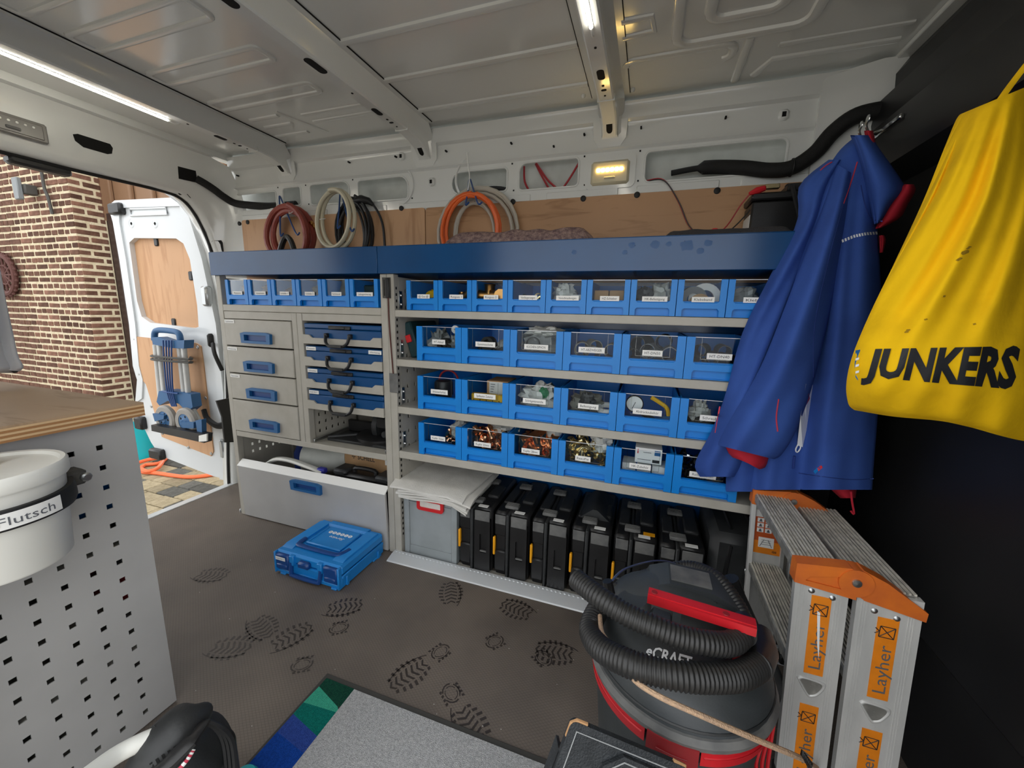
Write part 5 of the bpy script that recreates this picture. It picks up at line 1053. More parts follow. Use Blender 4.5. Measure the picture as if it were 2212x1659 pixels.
tb_ = T('suction_tube', 'straight black suction tube standing behind the vacuum cleaner', 'tube', (1.45, -.35, 0)); P('tube', MB().tube([dp(1580, 1258, 1.04), dp(1700, 1520, 1.04)], .019, 14), 'dusty_black', tb_); P('tube_collar', MB().tube([dp(1577, 1250, 1.04), dp(1590, 1282, 1.04)], .0212, 14), 'black_plastic', tb_)
for k in range(5):
    w_ = (-12, -5, 2, 9, 16)[k]
    solo('red_cable_loop', MB().tube(smoothpath([dp(1648+w_*.3, 1470, .94), dp(1656+w_, 1540, .93), dp(1645+w_*1.3, 1600, .93), dp(1630+w_*1.8, 1650, .93), dp(1640+w_, 1690, .93)], 5), .0042, 6), 'red_plastic', 'red cable loop hanging between vacuum cleaner and ladder', 'cable', 'red cable loops beside the vacuum')
t = T('rope', 'straw-coloured rope stretched across the vacuum to the ladder', 'rope', dp(1550, 1550, .74)); P('cord', MB().tube(smoothpath([dp(1296, 1330, .93), dp(1300, 1365, .88), dp(1318, 1392, .845), dp(1362, 1460, .775), dp(1420, 1502, .735), dp(1520, 1548, .72), dp(1640, 1600, .735), dp(1730, 1638, .78), onY(1765, 1658, -.505)], 6), .0052, 8), 'rope', t)
P('coil_spring', MB().tube([dp(1733+14*math.sin(k*1.6)*.2+k*.8, 1625+k*1.3+6*math.cos(k*1.6), .775) for k in range(24)], .0035, 6), 'black_plastic', t)
# =================================================================== black leather pouch in front of the vacuum
t = T('tool_pouch', 'black leather tool pouch with stitched flap and worn tan corner', 'bag', (1.2, -.86, 0))
q0, q1 = dp(1236, 1556, .70), dp(1490, 1662, .70)
ex = (q1-q0); Lq = ex.length; ex.normalize(); ny = (CAM-(q0+q1)/2); ny.z *= .35; ny = (ny-ex*ny.dot(ex)).normalized(); uz = ny.cross(ex)
if uz.z < 0: uz = -uz
def pq(a, b, c): return q0+ex*a-ny*b+uz*c
def slab(a0, a1, b0, b1, c0, c1): return MB().add([pq(a, b, c) for a in (a0, a1) for b in (b0, b1) for c in (c0, c1)], [(0, 1, 3, 2), (4, 6, 7, 5), (0, 4, 5, 1), (2, 3, 7, 6), (0, 2, 6, 4), (1, 5, 7, 3)])
zq = .27
mbp = MB().plate(rrect(0, Lq, -zq, 0, .012), [], lambda u, v, w: pq(u, w, v), .012); P('front_panel', mbp, 'leather_black', t, 30)
P('back_panel', slab(.004, Lq-.004, .04, .046, -zq, -.07), 'leather_black', t); P('gusset', slab(0, .006, .006, .044, -zq, -.06), 'leather_black', t); P('gusset', slab(Lq-.006, Lq, .006, .044, -zq, -.06), 'leather_black', t)
P('flap', MB().plate([(.075, -.045), (.105, -.018), (Lq+.0, -.020), (Lq, -.16), (.13, -.16), (.078, -.10)], [], lambda u, v, w: pq(u, w-.008, v), .007), 'leather_black', t, 30)
P('stitching', MB().tube([pq(.014, -.001, -zq+.02), pq(.014, -.001, -.014), pq(Lq-.014, -.001, -.012)], .0012, 5), 'thread', t); P('flap_stitching', MB().tube([pq(.13, -.009, -.15), pq(.085, -.009, -.10), pq(.082, -.009, -.05), pq(.108, -.009, -.026), pq(Lq, -.009, -.028)], .0012, 5), 'thread', t)
P('worn_corner', MB().tube([pq(.002, .004, -.03), pq(.002, .004, -.006), pq(.010, .004, .001), pq(.03, .004, .001)], .0035, 6), 'tan_edge', t); P('worn_corner', MB().tube([pq(Lq-.03, .004, .001), pq(Lq-.008, .004, .0), pq(Lq-.001, .004, -.02)], .0035, 6), 'tan_edge', t)
P('snap_stud', MB().lathe([(0, .004), (.008, .003), (.010, 0)], TR(pq(.055, -.001, -.115), ex, (0, 0, 1)), 14), 'dusty_black', t); P('loop', MB().tube(arc(pq(.045, -.004, -.13), .03, .3, PI-.1, 12, ex, (0, 0, 1)), .012, 8), 'leather_black', t)
# =================================================================== work jacket
jk = T('work_jacket', 'blue softshell work jacket with red lining hanging on a bulkhead hook', 'jacket', (1.72, -.05, .63))
def sheet(rows, cols, fold, yb, thick, mode=onY, dv=lambda u: 0, edge=.05):
    out = []
    for (v, ul, ur, y) in rows:
        r_ = []
        for j in range(cols+1):
            f_ = j/cols; u = lerp(ul, ur, f_); e = (abs(2*f_-1))**3*edge
            r_.append(mode(u, v+dv(f_), y+fold(f_, v)+e))
        out.append(r_)
    # close the back: loop sections
    loops = []
    for r_ in out:
        back = [Vector((p.x, p.y+thick*(1-abs(2*j/cols-1)**2)+.004, p.z)) for j, p in enumerate(r_)]
        loops.append(r_+back[::-1])
    mb = MB().grid(loops, None, True)
    k = 2*(cols+1); mb.add(loops[0], [tuple(range(k))]); mb.add(loops[-1], [tuple(range(k))[::-1]])
    return mb
def resample(rows, n):
    out = []
    for i in range(n+1):
        s_ = (len(rows)-1)*i/n; k = min(int(s_), len(rows)-2); f_ = s_-k; p0 = rows[max(k-1, 0)]; p1 = rows[k]; p2 = rows[k+1]; p3 = rows[min(k+2, len(rows)-1)]
        out.append(tuple(.5*(2*b+(c-a)*f_+(2*a-5*b+4*c-d)*f_*f_+(3*b-a-3*c+d)*f_**3) for a, b, c, d in zip(p0, p1, p2, p3)))
    return out
TORSO = resample([(296, 1846, 1886, .015), (330, 1810, 1898, -.01), (400, 1770, 1896, -.04), (500, 1735, 1897, -.06), (620, 1700, 1903, -.085), (760, 1668, 1906, -.10), (900, 1640, 1896, -.115), (1000, 1628, 1888, -.12), (1058, 1622, 1884, -.125)], 40)
def jf(f, v):
    k = min(1, max(0, (v-330)/300)); return -k*(.024*math.sin(f*9+.4+v*.0012)+.020*math.sin(f*17-v*.002)*(1-.6*f)+.008*math.sin(f*31+v*.004)*(1-f))+.012*k*math.cos(f*4)
jb = P('body', sheet(TORSO, 44, jf, 0, .06), 'jacket_blue', jk, 70)
BACKT = resample([(640, 1650, 1760, -.04), (800, 1610, 1740, -.05), (950, 1578, 1720, -.06), (1050, 1568, 1700, -.065), (1062, 1572, 1695, -.065)], 22)
P('back_hem', sheet(BACKT, 20, lambda f, v: -.015*math.sin(f*8), 0, .03), 'jacket_blue', jk, 70)
SL1 = resample([(345, 1790, 1822, .0), (400, 1728, 1800, -.02), (480, 1722, 1775, -.04), (600, 1662, 1730, -.055), (720, 1604, 1690, -.065), (850, 1568, 1650, -.07), (930, 1538, 1632, -.075), (1000, 1502, 1612, -.08), (1030, 1512, 1592, -.08)], 30)
s1 = P('sleeve', sheet(SL1, 20, lambda f, v: -.02*math.sin(f*PI)-.009*math.sin(f*10+v*.018), 0, .05), 'jacket_blue', jk, 70)
SL2 = resample([(350, 1800, 1850, -.02), (430, 1780, 1836, -.075), (540, 1742, 1815, -.115), (680, 1690, 1785, -.145), (800, 1640, 1756, -.160), (900, 1582, 1720, -.168), (950, 1555, 1690, -.17), (962, 1552, 1672, -.17)], 30)
s2 = P('sleeve', sheet(SL2, 20, lambda f, v: -.026*math.sin(f*PI)-.011*math.sin(f*9+v*.006), 0, .05, dv=lambda f: 30*f), 'jacket_blue', jk, 70)
P('cuff_lining', sheet(resample([(952, 1562, 1668, -.150), (985, 1578, 1655, -.150), (992, 1600, 1640, -.150)], 5), 12, lambda f, v: 0, 0, .015, dv=lambda f: 22*f), 'jacket_red', jk, 60)
def ribbonp(name, pix, y, w, m, r=None): P(name, MB().tube(smoothpath([onY(a, b, yy_) for (a, b), yy_ in zip(pix, y if isinstance(y, list) else [y]*len(pix))], 5), w, 6), m, jk)
COLR = [(300, 1842, 1884, -.02), (340, 1858, 1912, -.04), (380, 1868, 1950, -.055), (402, 1876, 1972, -.065)]
jc = P('collar_flap', sheet(resample([(292, 1838, 1880, -.03), (330, 1852, 1906, -.05), (375, 1862, 1938, -.07), (410, 1868, 1955, -.075), (440, 1876, 1930, -.07), (470, 1884, 1912, -.065), (482, 1890, 1900, -.06)], 16), 12, lambda f, v: -.012*math.sin(f*PI), 0, .01), 'jacket_blue', jk, 60)
P('collar_lining', sheet(resample([(398, 1952, 1974, -.062), (412, 1940, 1978, -.062), (440, 1920, 1962, -.058), (470, 1900, 1945, -.055), (492, 1892, 1905, -.05)], 10), 8, lambda f, v: 0, 0, .008), 'jacket_red', jk, 60)
P('neck_lining', sheet(resample([(282, 1868, 1886, -.0), (300, 1872, 1890, -.015), (322, 1884, 1893, -.02)], 6), 6, lambda f, v: 0, 0, .008), 'jacket_red', jk, 60); P('lining_edge', sheet(resample([(508, 1900, 1910, -.05), (520, 1900, 1914, -.05), (545, 1902, 1908, -.05)], 5), 5, lambda f, v: 0, 0, .006), 'jacket_red', jk, 60)
JS = Surf(jb, s1, s2, jc)
JS.line('piping', [(1852, 350), (1838, 395), (1822, 440)], .0018, 'jacket_seam', jk); JS.line('piping', [(1772, 368), (1785, 357), (1797, 350)], .0018, 'jacket_seam', jk); JS.line('piping', [(1555, 878), (1550, 905), (1545, 935)], .0018, 'jacket_seam', jk); JS.line('piping', [(1682, 862), (1677, 900), (1680, 932)], .0022, 'jacket_seam', jk)
JS.line('seam', [(1905, 478), (1880, 470), (1868, 440), (1860, 400)], .0012, 'blue_cloth', jk); JS.line('seam', [(1757, 815), (1760, 700), (1790, 560), (1822, 440)], .0012, 'blue_cloth', jk); JS.line('hem_seam', [(1725, 1022), (1780, 1030), (1840, 1036), (1886, 1034)], .0012, 'blue_cloth', jk)
pts = [(1818, 518), (1845, 507), (1870, 502), (1897, 500)]
for i in range(13):
    def at_(f_): k = min(2, int(f_*3)); g = f_*3-k; return lerp(pts[k][0], pts[k+1][0], g), lerp(pts[k][1], pts[k+1][1], g)
    (ua, va), (ub, vb) = at_(i/13), at_((i+.62)/13); JS.poly('reflective_dash', [(ua, va), (ub, vb), (ub+1.5, vb+6), (ua+1.5, va+6)], 'white_ink', jk)
def grow(l, e): cx = sum(p[0] for p in l)/len(l); cy = sum(p[1] for p in l)/len(l); return [(cx+(a-cx)*e, cy+(b-cy)*e) for a, b in l]
JS.poly('zip_tape', [(1741, 829), (1756, 831), (1742, 930), (1734, 966), (1722, 962), (1729, 900)], 'white_ink', jk, .003, .006); JS.poly('zip_gap', [(1747, 850), (1750, 862), (1739, 925), (1733, 915)], 'crate_red', jk, .005, .004); JS.line('zip_puller', [(1727, 955), (1719, 970), (1722, 977), (1729, 968), (1728, 957)], .002, 'white_ink', jk, .006)
JS.poly('blue_tab', [(1757, 1018), (1765, 1010), (1768, 1016), (1761, 1024)], 'sys_blue', jk); JS.poly('red_tab', [(1765, 1012), (1774, 1005), (1777, 1010), (1768, 1018)], 'crate_red', jk)
JS.line('drawcord', [(1716, 985), (1714, 1000), (1713, 1012)], .0035, 'blue_cloth', jk, .004); ribbonp('red_drawcord', [(1838, 1062), (1841, 1085), (1845, 1110), (1838, 1104)], -.15, .0028, 'jacket_red')
P('hem_lining', sheet(resample([(1050, 1788, 1852, -.10), (1062, 1800, 1850, -.10), (1076, 1815, 1848, -.10)], 5), 8, lambda f, v: 0, 0, .01), 'jacket_red', jk)
t = T('coat_hook', 'chrome coat hook with oval plates at top of the bulkhead', 'hook', (1.80, .1, 1.8)); hp = onX(1900, 272, 1.80)
P('bar', MB().box(1.806, 1.818, hp.y-.10, hp.y+.10, hp.z-.022, hp.z-.006, .003), 'chrome', t)
for k, d in enumerate((-.0, .045)): P('prong', MB().tube(smoothpath([(1.81, hp.y+d, hp.z-.012), (1.78, hp.y+d, hp.z-.02), (1.765, hp.y+d, hp.z+.004), (1.768, hp.y+d, hp.z+.022)], 4), .004, 6), 'chrome', t); P('prong_disc', MB().lathe([(0, .003), (.012, .002), (.013, 0)], Matrix.Translation((1.767, hp.y+d, hp.z+.024)) @ Matrix.Rotation(-PI/2, 4, 'Y'), 12), 'chrome', t)
# =================================================================== yellow cloth bag
yb = T('cloth_bag', 'bulging yellow cotton bag with bold black lettering on the bulkhead', 'bag', (1.76, -.48, 1.0))
BR = resample([(246, 2076, 2244, -.47), (262, 2066, 2244, -.48), (320, 2042, 2244, -.49), (430, 1998, 2244, -.505), (560, 1938, 2244, -.52), (680, 1880, 2244, -.53), (770, 1843, 2244, -.54), (830, 1830, 2244, -.535), (872, 1834, 2244, -.52), (886, 1846, 2244, -.50)], 90)
def bagv(f, v):
    u = lerp(1850, 2244, f); lo = max(0, (v-760)/126); hi = max(0, (420-v)/174)
    return lo*70*f**1.25+8*lo*math.sin(f*9)*(1-lo*.5)-hi*(70*f-14*math.sin(f*PI)*0)
def bagf(f, v):
    k = min(1, max(0, (v-240)/160)); d = f*1.35+(v-560)*.0011
    w = .010*math.sin(d*13)+.006*math.sin(d*23+1)
    lo = max(0, (v-780)/100)
    return -.032*math.sin(f*PI)**.7-w*k*(1-.75*min(1, max(0, (v-640)/110)))-.006*lo*math.sin(f*26+v*.05)+.030*lo*lo
bb = []
for (v, a_, b_, y) in BR:
    bb.append((v, a_, b_, y))
def sheet2(rows, cols, thick):
    loops = []
    for v, ul, ur, y in rows:
        r_ = []
        for j in range(cols+1):
            f_ = j/cols; r_.append(onY(lerp(ul, ur, f_), v+bagv(f_, v), y+bagf(f_, v)+abs(2*f_-1)**3*.05))
        loops.append(r_+[Vector((p.x, p.y+thick*(1-abs(2*j/cols-1)**2)*(.35+.65*min(1, max(0, (v-240)/400)))+.004, p.z)) for j, p in enumerate(r_)][::-1])
    mb = MB().grid(loops, None, True); k = 2*(cols+1); mb.add(loops[0], [tuple(range(k))]); mb.add(loops[-1], [tuple(range(k))[::-1]]); return mb
bd = P('bag_body', sheet2(bb, 110, .11), 'bag_yellow', yb, 70)
P('strap', MB().tube(smoothpath([onY(2150, 232, -.48), onY(2168, 205, -.465), onY(2190, 175, -.45), onY(2225, 130, -.44), onY(2260, 90, -.42)], 5), .006, 8, flat=.5), 'bag_yellow', yb)
YS = Surf(bd)
YS.text('JUNKERS', (1872, 757), (2204, 752), (2194, 836), (1862, 810), 'ink', yb, .0025, .045, .1)
YS.poly('blue_emblem', [(1848, 757), (1858, 755), (1855, 790), (1853, 822), (1848, 815), (1846, 790)], 'handle_blue', yb)
for k in range(3): YS.poly('emblem_bar', [(1848, 774+k*14), (1856, 772+k*14), (1855, 777+k*14), (1848, 779+k*14)], 'white_ink', yb, .003)
for k, (u_, v_, s_) in enumerate(((2085, 545, 7), (2072, 560, 5), (2093, 535, 4), (1960, 715, 5), (2040, 640, 3), (2105, 700, 3), (2000, 690, 3))): YS.poly('stain', [(u_+s_*math.cos(a_)*1.3+math.sin(a_*3+k)*2, v_+s_*.7*math.sin(a_)-math.cos(a_)*s_*.5) for a_ in [i*2*PI/8 for i in range(8)]], 'stain_olive', yb, .0012, .002)
# =================================================================== workbench and what is on and before it
wb = T('workbench', 'grey perforated-steel workbench with plywood top at the left', 'workbench', (-.8, -1.13, 0))
hol = []
for i in range(8):
    for j in range(16):
        y = -.9635-i*.0532; z = .853-j*.0538; z -= (i % 2)*0
        if j == 1 and i == 1: continue
        hol.append([(y-.0065, z-.0065), (y+.0065, z-.0065), (y+.0065, z+.0065), (y-.0065, z+.0065)])
P('end_panel', MB().plate([(-1.375, .003), (-.888, .003), (-.888, .918), (-1.375, .918)], hol, lambda u, v, w: (-.14-w, u, v), .003), 'grey_panel', wb, 0)
P('aisle_panel', MB().box(-1.44, -.146, -.893, -.889, .003, .918), 'grey_panel', wb); P('rear_panel', MB().box(-1.44, -.146, -1.372, -1.368, .003, .918), 'grey_panel', wb); P('far_panel', MB().box(-1.444, -1.44, -1.372, -.889, .003, .918), 'grey_panel', wb)
for z in (.02, .235, .37, .56, .64): P('inner_shelf', MB().box(-1.43, -.15, -1.36, -.90, z, z+.012), 'grey_steel', wb)
for k in range(7): P('ply_layer', MB().box(-1.45, -.118, -1.376, -.870, .918+k*.0052, .918+(k+1)*.0052-.0003), ('edge_dark', 'edge_light')[k % 2] if k < 6 else 'ply_top', wb)
solo('red_gadget', MB().box(-.30, -.17, -.99, -.93, .386, .47, .01), 'red_dark', 'dark red box showing through the workbench holes', 'box')
solo('blue_box', MB().box(-.40, -.17, -1.30, -.91, .66, .78, .01), 'navy_case', 'navy box showing through the upper workbench holes', 'box')
BX, BY = -.028, -1.184
bk = T('bucket', 'white lidded plastic bucket in a black ring on the workbench', 'bucket', (BX, BY, .70)); MB_ = Matrix.Translation((BX, BY, 0))
P('pail', MB().lathe([(0, .695), (.092, .695), (.096, .70), (.104, .868), (.106, .872), (.106, .880), (0, .880)], MB_, 40), 'bucket_white', bk); P('lid', MB().lathe([(.108, .868), (.111, .872), (.111, .895), (.107, .900), (.100, .899), (.096, .893), (0, .891)], MB_, 40), 'bucket_white', bk)
rg_ = P('ring_clamp', MB().lathe([(.103, .803), (.112, .803), (.115, .812), (.115, .832), (.112, .842), (.103, .842)], MB_, 44, False), 'dark_rubber', bk); P('clamp_lug', MB().box(-.055, -.012, -1.082, -1.046, .815, .85, .006), 'iron', bk); P('bolt', MB().lathe([(.010, 0), (.010, .008), (.007, .011)], Matrix.Translation((-.012, -1.052, .832)) @ Matrix.Rotation(PI/2, 4, 'Y'), 8), 'steel', bk)
def cylpt(a, z, r): return (BX+r*math.cos(a), BY+r*math.sin(a), z)
ang = [math.radians(-30+i*5) for i in range(13)]
P('label_card', MB().grid([[cylpt(a, .808, .1157) for a in ang], [cylpt(a, .838, .1157) for a in ang]]), 'white_label', bk, 60)
o_ = text('Flutsch', Matrix(), .016, 'ink_grey', bk, .078)
for v in o_.data.vertices:
    a = math.radians(4)+v.co.x/.116; v.co = cylpt(a, .823+v.co.y, .1164)
solo('stir_stick', MB().box(-.062, -.052, -1.165, -1.155, .892, .96, .001), 'card', 'wooden stir stick standing on the white bucket lid', 'stick')
CL = resample([(250, -150, -110, 0), (500, -130, -40, 0), (650, -120, -4, 0), (720, -120, 16, 0), (770, -120, 30, 0), (795, -120, 44, 0), (806, -120, 30, 0)], 20)
solo('white_cloth', sheet([(v, a, b, 1.18) for v, a, b, _ in CL], 14, lambda f, v: -.05*math.sin(f*PI), 0, .05, mode=lambda u, v, d: dp(u, v, d)), 'cloth_white', 'white cloth hanging at the left edge above the workbench', 'cloth', smooth=70)
# black power tool by the bench
pc = dp(420, 1625, .86)
pt_ = T('power_tool', 'black power tool with pale hose standing by the workbench', 'power tool', (pc.x, pc.y, 0)); MP = Matrix.Translation((pc.x-.01, pc.y, 0))
P('stand', MB().lathe([(.085, .0), (.09, .02), (.075, .12), (.07, .20), (.0, .22)], MP, 24), 'dusty_black', pt_)
bp_ = smoothpath([dp(300, 1690, .80), dp(345, 1625, .81), dp(392, 1572, .83), dp(428, 1545, .85), dp(436, 1532, .87)], 5)
rr_ = [interp([(0, .045), (6, .056), (11, .050), (16, .026), (20, .012)], i) for i in range(len(bp_))]
body_ = P('motor_body', MB().tube(bp_, rr_, 16, flat=.85), 'dusty_black', pt_, 50)
for k in range(5): P('nose_tooth', MB().tube([dp(418+k*5, 1545-abs(k-2)*2, .845), dp(424+k*5, 1526, .86)], .005, 6), 'black_plastic', pt_)
P('gear_disc', MB().lathe([(0, -.028), (.060, -.026), (.078, -.012), (.080, .010), (.066, .022), (.03, .028), (0, .028)], Matrix.Translation(dp(438, 1632, .875)) @ Matrix.Rotation(.55, 4, 'Z') @ Matrix.Rotation(1.15, 4, 'Y'), 30), 'dusty_black', pt_)
P('fin', MB().tube(smoothpath([dp(330, 1675, .745), dp(372, 1640, .76), dp(420, 1592, .785), dp(440, 1560, .83)], 5), [.016]*5+[.020]*5+[.014]*5+[.006], 10, flat=.5), 'black_plastic', pt_)
P('hose_collar', MB().tube([dp(352, 1580, .815), dp(336, 1590, .805)], [.024, .021], 16), 'black_plastic', pt_)
P('pale_hose', MB().tube(smoothpath([dp(340, 1588, .81), dp(300, 1605, .79), dp(245, 1635, .76), dp(165, 1695, .70)], 5), .0165, 14), 'bucket_white', pt_)
for k in range(3): P('power_cord', MB().tube(smoothpath([dp(436+k*5, 1562-k*2, .86), dp(462+k*9, 1568+k*3, .87), dp(484+k*9, 1606, .88), dp(492+k*9, 1690, .88)], 5), .0055, 6), 'cable_black', pt_)
P('strap_guard', MB().tube(smoothpath([dp(470, 1570, .89), dp(497, 1590, .90), dp(503, 1620, .90), dp(512, 1690, .90)], 5), .011, 8, flat=.6), 'black_plastic', pt_)
cp_ = smoothpath([dp(384, 1528, .95), dp(398, 1540, .90)], 4); P('patterned_cord', MB().tube(cp_, .004, 6), 'jacket_seam', pt_)
cp_ = smoothpath([dp(418, 1618, .775), dp(405, 1640, .765), dp(378, 1672, .75)], 5)
for k in range(len(cp_)-1): P('patterned_cord', MB().tube([cp_[k], cp_[k+1]], .0040, 6), 'jacket_seam' if k % 2 else 'white_label', pt_)
BS = Surf(body_)
for k in range(6): u_, v_ = 322+k*13, 1650-k*9; BS.poly('vent_slot', [(u_, v_), (u_+6, v_-4), (u_+12, v_+8), (u_+6, v_+12)], 'void', pt_, .001)
te = onZ(540, 1662, .02); solo('teal_pot', MB().lathe([(.028, .008), (.034, .012), (.034, .035), (.026, .05), (0, .054)], Matrix.Translation((te.x+.02, te.y-.03, 0)), 20), 'teal_bucket', 'small teal plastic pot at the corner of the rug', 'pot')
# =================================================================== outside, seen through the rear doorway
GZ = -.58
gr = struct('ground', MB().box(-16, 10, -12, 12, GZ-.06, GZ-.012), 'ground_grit')
# brick house corner: one wall along the van, a short return
WC = (-4.70, 1.14); CH = .0715; rb = random.Random(21)
bw = struct('wall_brick', MB().box(-9.5, WC[0]-.30, WC[1]-.005, WC[1]+.30, GZ-.02, 4.6), 'mortar')
bwf = None
bwr = struct('wall_brick_return', MB().box(WC[0]-.30, WC[0]-.001, WC[1]-.005, WC[1]+.27, GZ-.02, 4.6), 'mortar')
bm = {}
def brickmesh(l, h, d):
    k = (round(l, 3), h, d)
    if k not in bm: bm[k] = mesh_of(MB().box(-l/2, l/2, -d/2, d/2, -h/2, h/2, .006), 'brick', 0)
    return bm[k]
cand = []
ncs = int((4.3-GZ)/CH)
for c in range(ncs):
    z = GZ+.035+c*CH; x = WC[0]; head = c % 2; first = True
    while x > -7.6:
        l = (.104 if head else .215)
        if first and not head: l = .16
        if rb.random() < .10: l *= rb.choice((.55, .8))
        g = .015+rb.uniform(-.003, .005); cand.append((x-l/2, z+rb.uniform(-.003, .003), l)); x -= l+g; first = False
def score(b):
    d = Vector((b[0], WC[1], b[1]))-CAM; dz = d.dot(_f); u = 1106+FPX*d.dot(RGT)/dz; v = 829.5-FPX*d.dot(UPV)/dz
    return (0 if (-25 < u < 240 and 320 < v < 860) else 1), abs(b[0])
cand.sort(key=score)
rest = MB()
for i, (x, z, l) in enumerate(cand):
    y = WC[1]+.015+rb.uniform(-.004, .002)
    if i < 300:
        o = P('brick', brickmesh(round(l*.985, 2), .050, .05), None, bw); o.location = (x, y, z); o.rotation_euler = (0, rb.uniform(-.012, .012), rb.uniform(-.01, .01))
    else: rest.box(x-l/2, x+l/2, y-.025, y+.025, z-.025, z+.025)
P('far_bricks', rest, 'brick', bw, 0, kind='stuff')
for c in range(ncs):
    z = GZ+.035+c*CH; y = WC[1]-.010; head = (c+1) % 2
    if z > 3.1 or z < -.1: continue
    while y < WC[1]+.25:
        l = .104 if (head and y < WC[1]+.02) else .205
        l = min(l, WC[1]+.265-y)
        if l > .04:
            o = P('brick', brickmesh(round(l-.006, 2), .050, .05), None, bwr); o.location = (WC[0]-.022+rb.uniform(-.002, .002), y+l/2, z); o.rotation_euler = (0, 0, PI/2)
        y += l+.013
P('plinth_ledge', MB().box(-9.5, WC[0]+.02, WC[1]-.03, WC[1]+.02, GZ, .12, .005), 'ground_grit', bw)
# fittings on the brick wall
t = T('wall_lamp', 'flat grey outdoor lamp fixed to the brick wall', 'lamp', onY(65, 420, 1.1)); p = onY(62, 412, 1.08); P('shade', MB().box(p.x-.05, p.x+.05, .98, 1.02, p.z-.11, p.z+.11, .008), 'lamp_grey', t); P('bracket', MB().box(p.x-.0, p.x+.09, 1.02, 1.115, p.z-.05, p.z+.05, .008), 'iron', t)
p = onY(103, 418, 1.11); solo('wall_anchor', MB().tube(smoothpath([(p.x+.03, 1.105, p.z-.21), (p.x+.02, 1.10, p.z-.05), (p.x, 1.10, p.z), (p.x-.02, 1.10, p.z+.06), (p.x-.03, 1.105, p.z+.21)], 4), .014, 6), 'iron', 'wrought iron wall anchor on the brick wall', 'wall anchor')
t = T('iron_wheel', 'round rusty iron wheel ornament on the brick wall', 'ornament', onY(12, 600, 1.1)); p = onY(10, 594, 1.095)
P('rim', MB().tube(arc(p, .22, 0, 2*PI, 30)[:-1], .030, 8, True), 'rust_iron', t)
for k in range(6): a = k*PI/6; P('spoke', MB().cyl(p+Vector((math.cos(a)*.21, 0, math.sin(a)*.21)), p-Vector((math.cos(a)*.21, 0, math.sin(a)*.21)), .012, 8), 'rust_iron', t)
P('inner_ring', MB().tube(arc(p, .11, 0, 2*PI, 20)[:-1], .012, 6, True), 'rust_iron', t)
for k in range(24): a = 2*PI*k/24; P('tooth', MB().ball(p+Vector((math.cos(a)*.25, 0, math.sin(a)*.25)), .018, 6, 4), 'rust_iron', t)
# brown steel post and fascia behind the door
solo('steel_post', MB().box(-4.74, -4.60, 1.415, 1.56, GZ, 2.2, .006), 'brown_post', 'dark brown steel post beside the brick corner', 'post')
t = T('metal_fascia', 'brown ribbed metal fascia above the dark post', 'fascia', (-3.6, 1.55, 2.1))
P('fascia_sheet', MB().box(-4.72, -2.2, 1.50, 1.54, 2.12, 3.4), 'cladding', t)
P('fascia_return', MB().box(-4.78, -4.70, 1.39, 1.52, 2.12, 3.4), 'cladding', t)
for k in range(7): P('fascia_rib', MB().box(-4.72+k*.36, -4.67+k*.36, 1.46, 1.50, 2.12, 3.4, .01), 'cladding', t)
struct('wall_backdrop', MB().box(-4.6, 0.5, 3.2, 3.3, GZ, 3.4), 'cladding')
# pavers
pm = [mesh_of(MB().box(-w/2, w/2, -d/2, d/2, -.03, .012, .006), m__, 0) for m__ in ('paver', 'paver_dark') for w, d in ((.236, .155), (.155, .155))]
n_ = 0
for r in range(12):
    y = .14+r*.162; x = -5.3+rb.uniform(0, .2)
    while x < -2.3:
        k = 0 if rb.random() < .62 else 1; w = (.243, .162)[k]
        if n_ < 300: o = P('paver', pm[k+2*(rb.random() < .36)], None, gr); o.location = (x+w/2, y, GZ-.006+rb.uniform(-.003, .003)); n_ += 1
        x += w
# orange hose and teal bucket on the paving
h = [(300, 985), (330, 978), (360, 985), (345, 1000), (312, 1005), (305, 1018), (340, 1022), (400, 1030), (440, 1028), (475, 1022)]
solo('garden_hose', MB().tube(smoothpath([onZ(a, b, GZ+.026) for a, b in h], 6), .020, 8), 'hose_orange', 'bright orange hose lying on the paving outside', 'hose')
solo('garden_hose', MB().tube(smoothpath([onZ(a, b, GZ+.05) for a, b in ((296, 1000), (325, 992), (352, 990), (342, 1010), (318, 1018), (300, 1010))], 6), .020, 8), 'hose_orange', 'tangled second loop of orange hose beside the doorway', 'hose')
p = onZ(306, 992, GZ); solo('teal_bucket', MB().lathe([(0, 0), (.12, 0), (.15, .40), (.155, .42), (.14, .42), (.11, .03)], Matrix.Translation((p.x, p.y, GZ+.006)), 24), 'teal_bucket', 'turquoise bucket standing behind the open rear door', 'bucket')
# =================================================================== open rear door with hand truck
DY = .33
def dpx(pix, y=DY): return [(q.x, q.z) for q in (onY(a, b, y) for a, b in pix)]
dr = struct('door_1', MB().plate(dpx([(238, 446), (252, 434), (388, 427), (404, 442), (440, 560), (470, 700), (486, 850), (491, 1036), (462, 1029), (440, 1021), (345, 984), (326, 955), (314, 930), (302, 900), (296, 870), (300, 820), (291, 790), (283, 700), (262, 560), (248, 480)]), [dpx([(279, 524), (290, 514), (380, 515), (396, 526), (410, 560), (426, 660), (429, 706), (420, 709), (325, 697), (306, 684), (296, 650)])], XZ(DY), .06), 'door_white', 30)
P('frame_flange', MB().plate(dpx([(238, 446), (252, 434), (388, 427), (404, 442), (440, 560), (470, 700), (486, 850), (491, 1036), (478, 1034), (473, 850), (458, 700), (427, 565), (392, 446), (262, 450), (262, 480), (276, 560), (296, 700), (304, 790), (312, 820), (310, 860), (296, 870), (300, 820), (291, 790), (283, 700), (262, 560), (248, 480)]), [], XZ(DY-.012), .014), 'door_white', dr, 30)
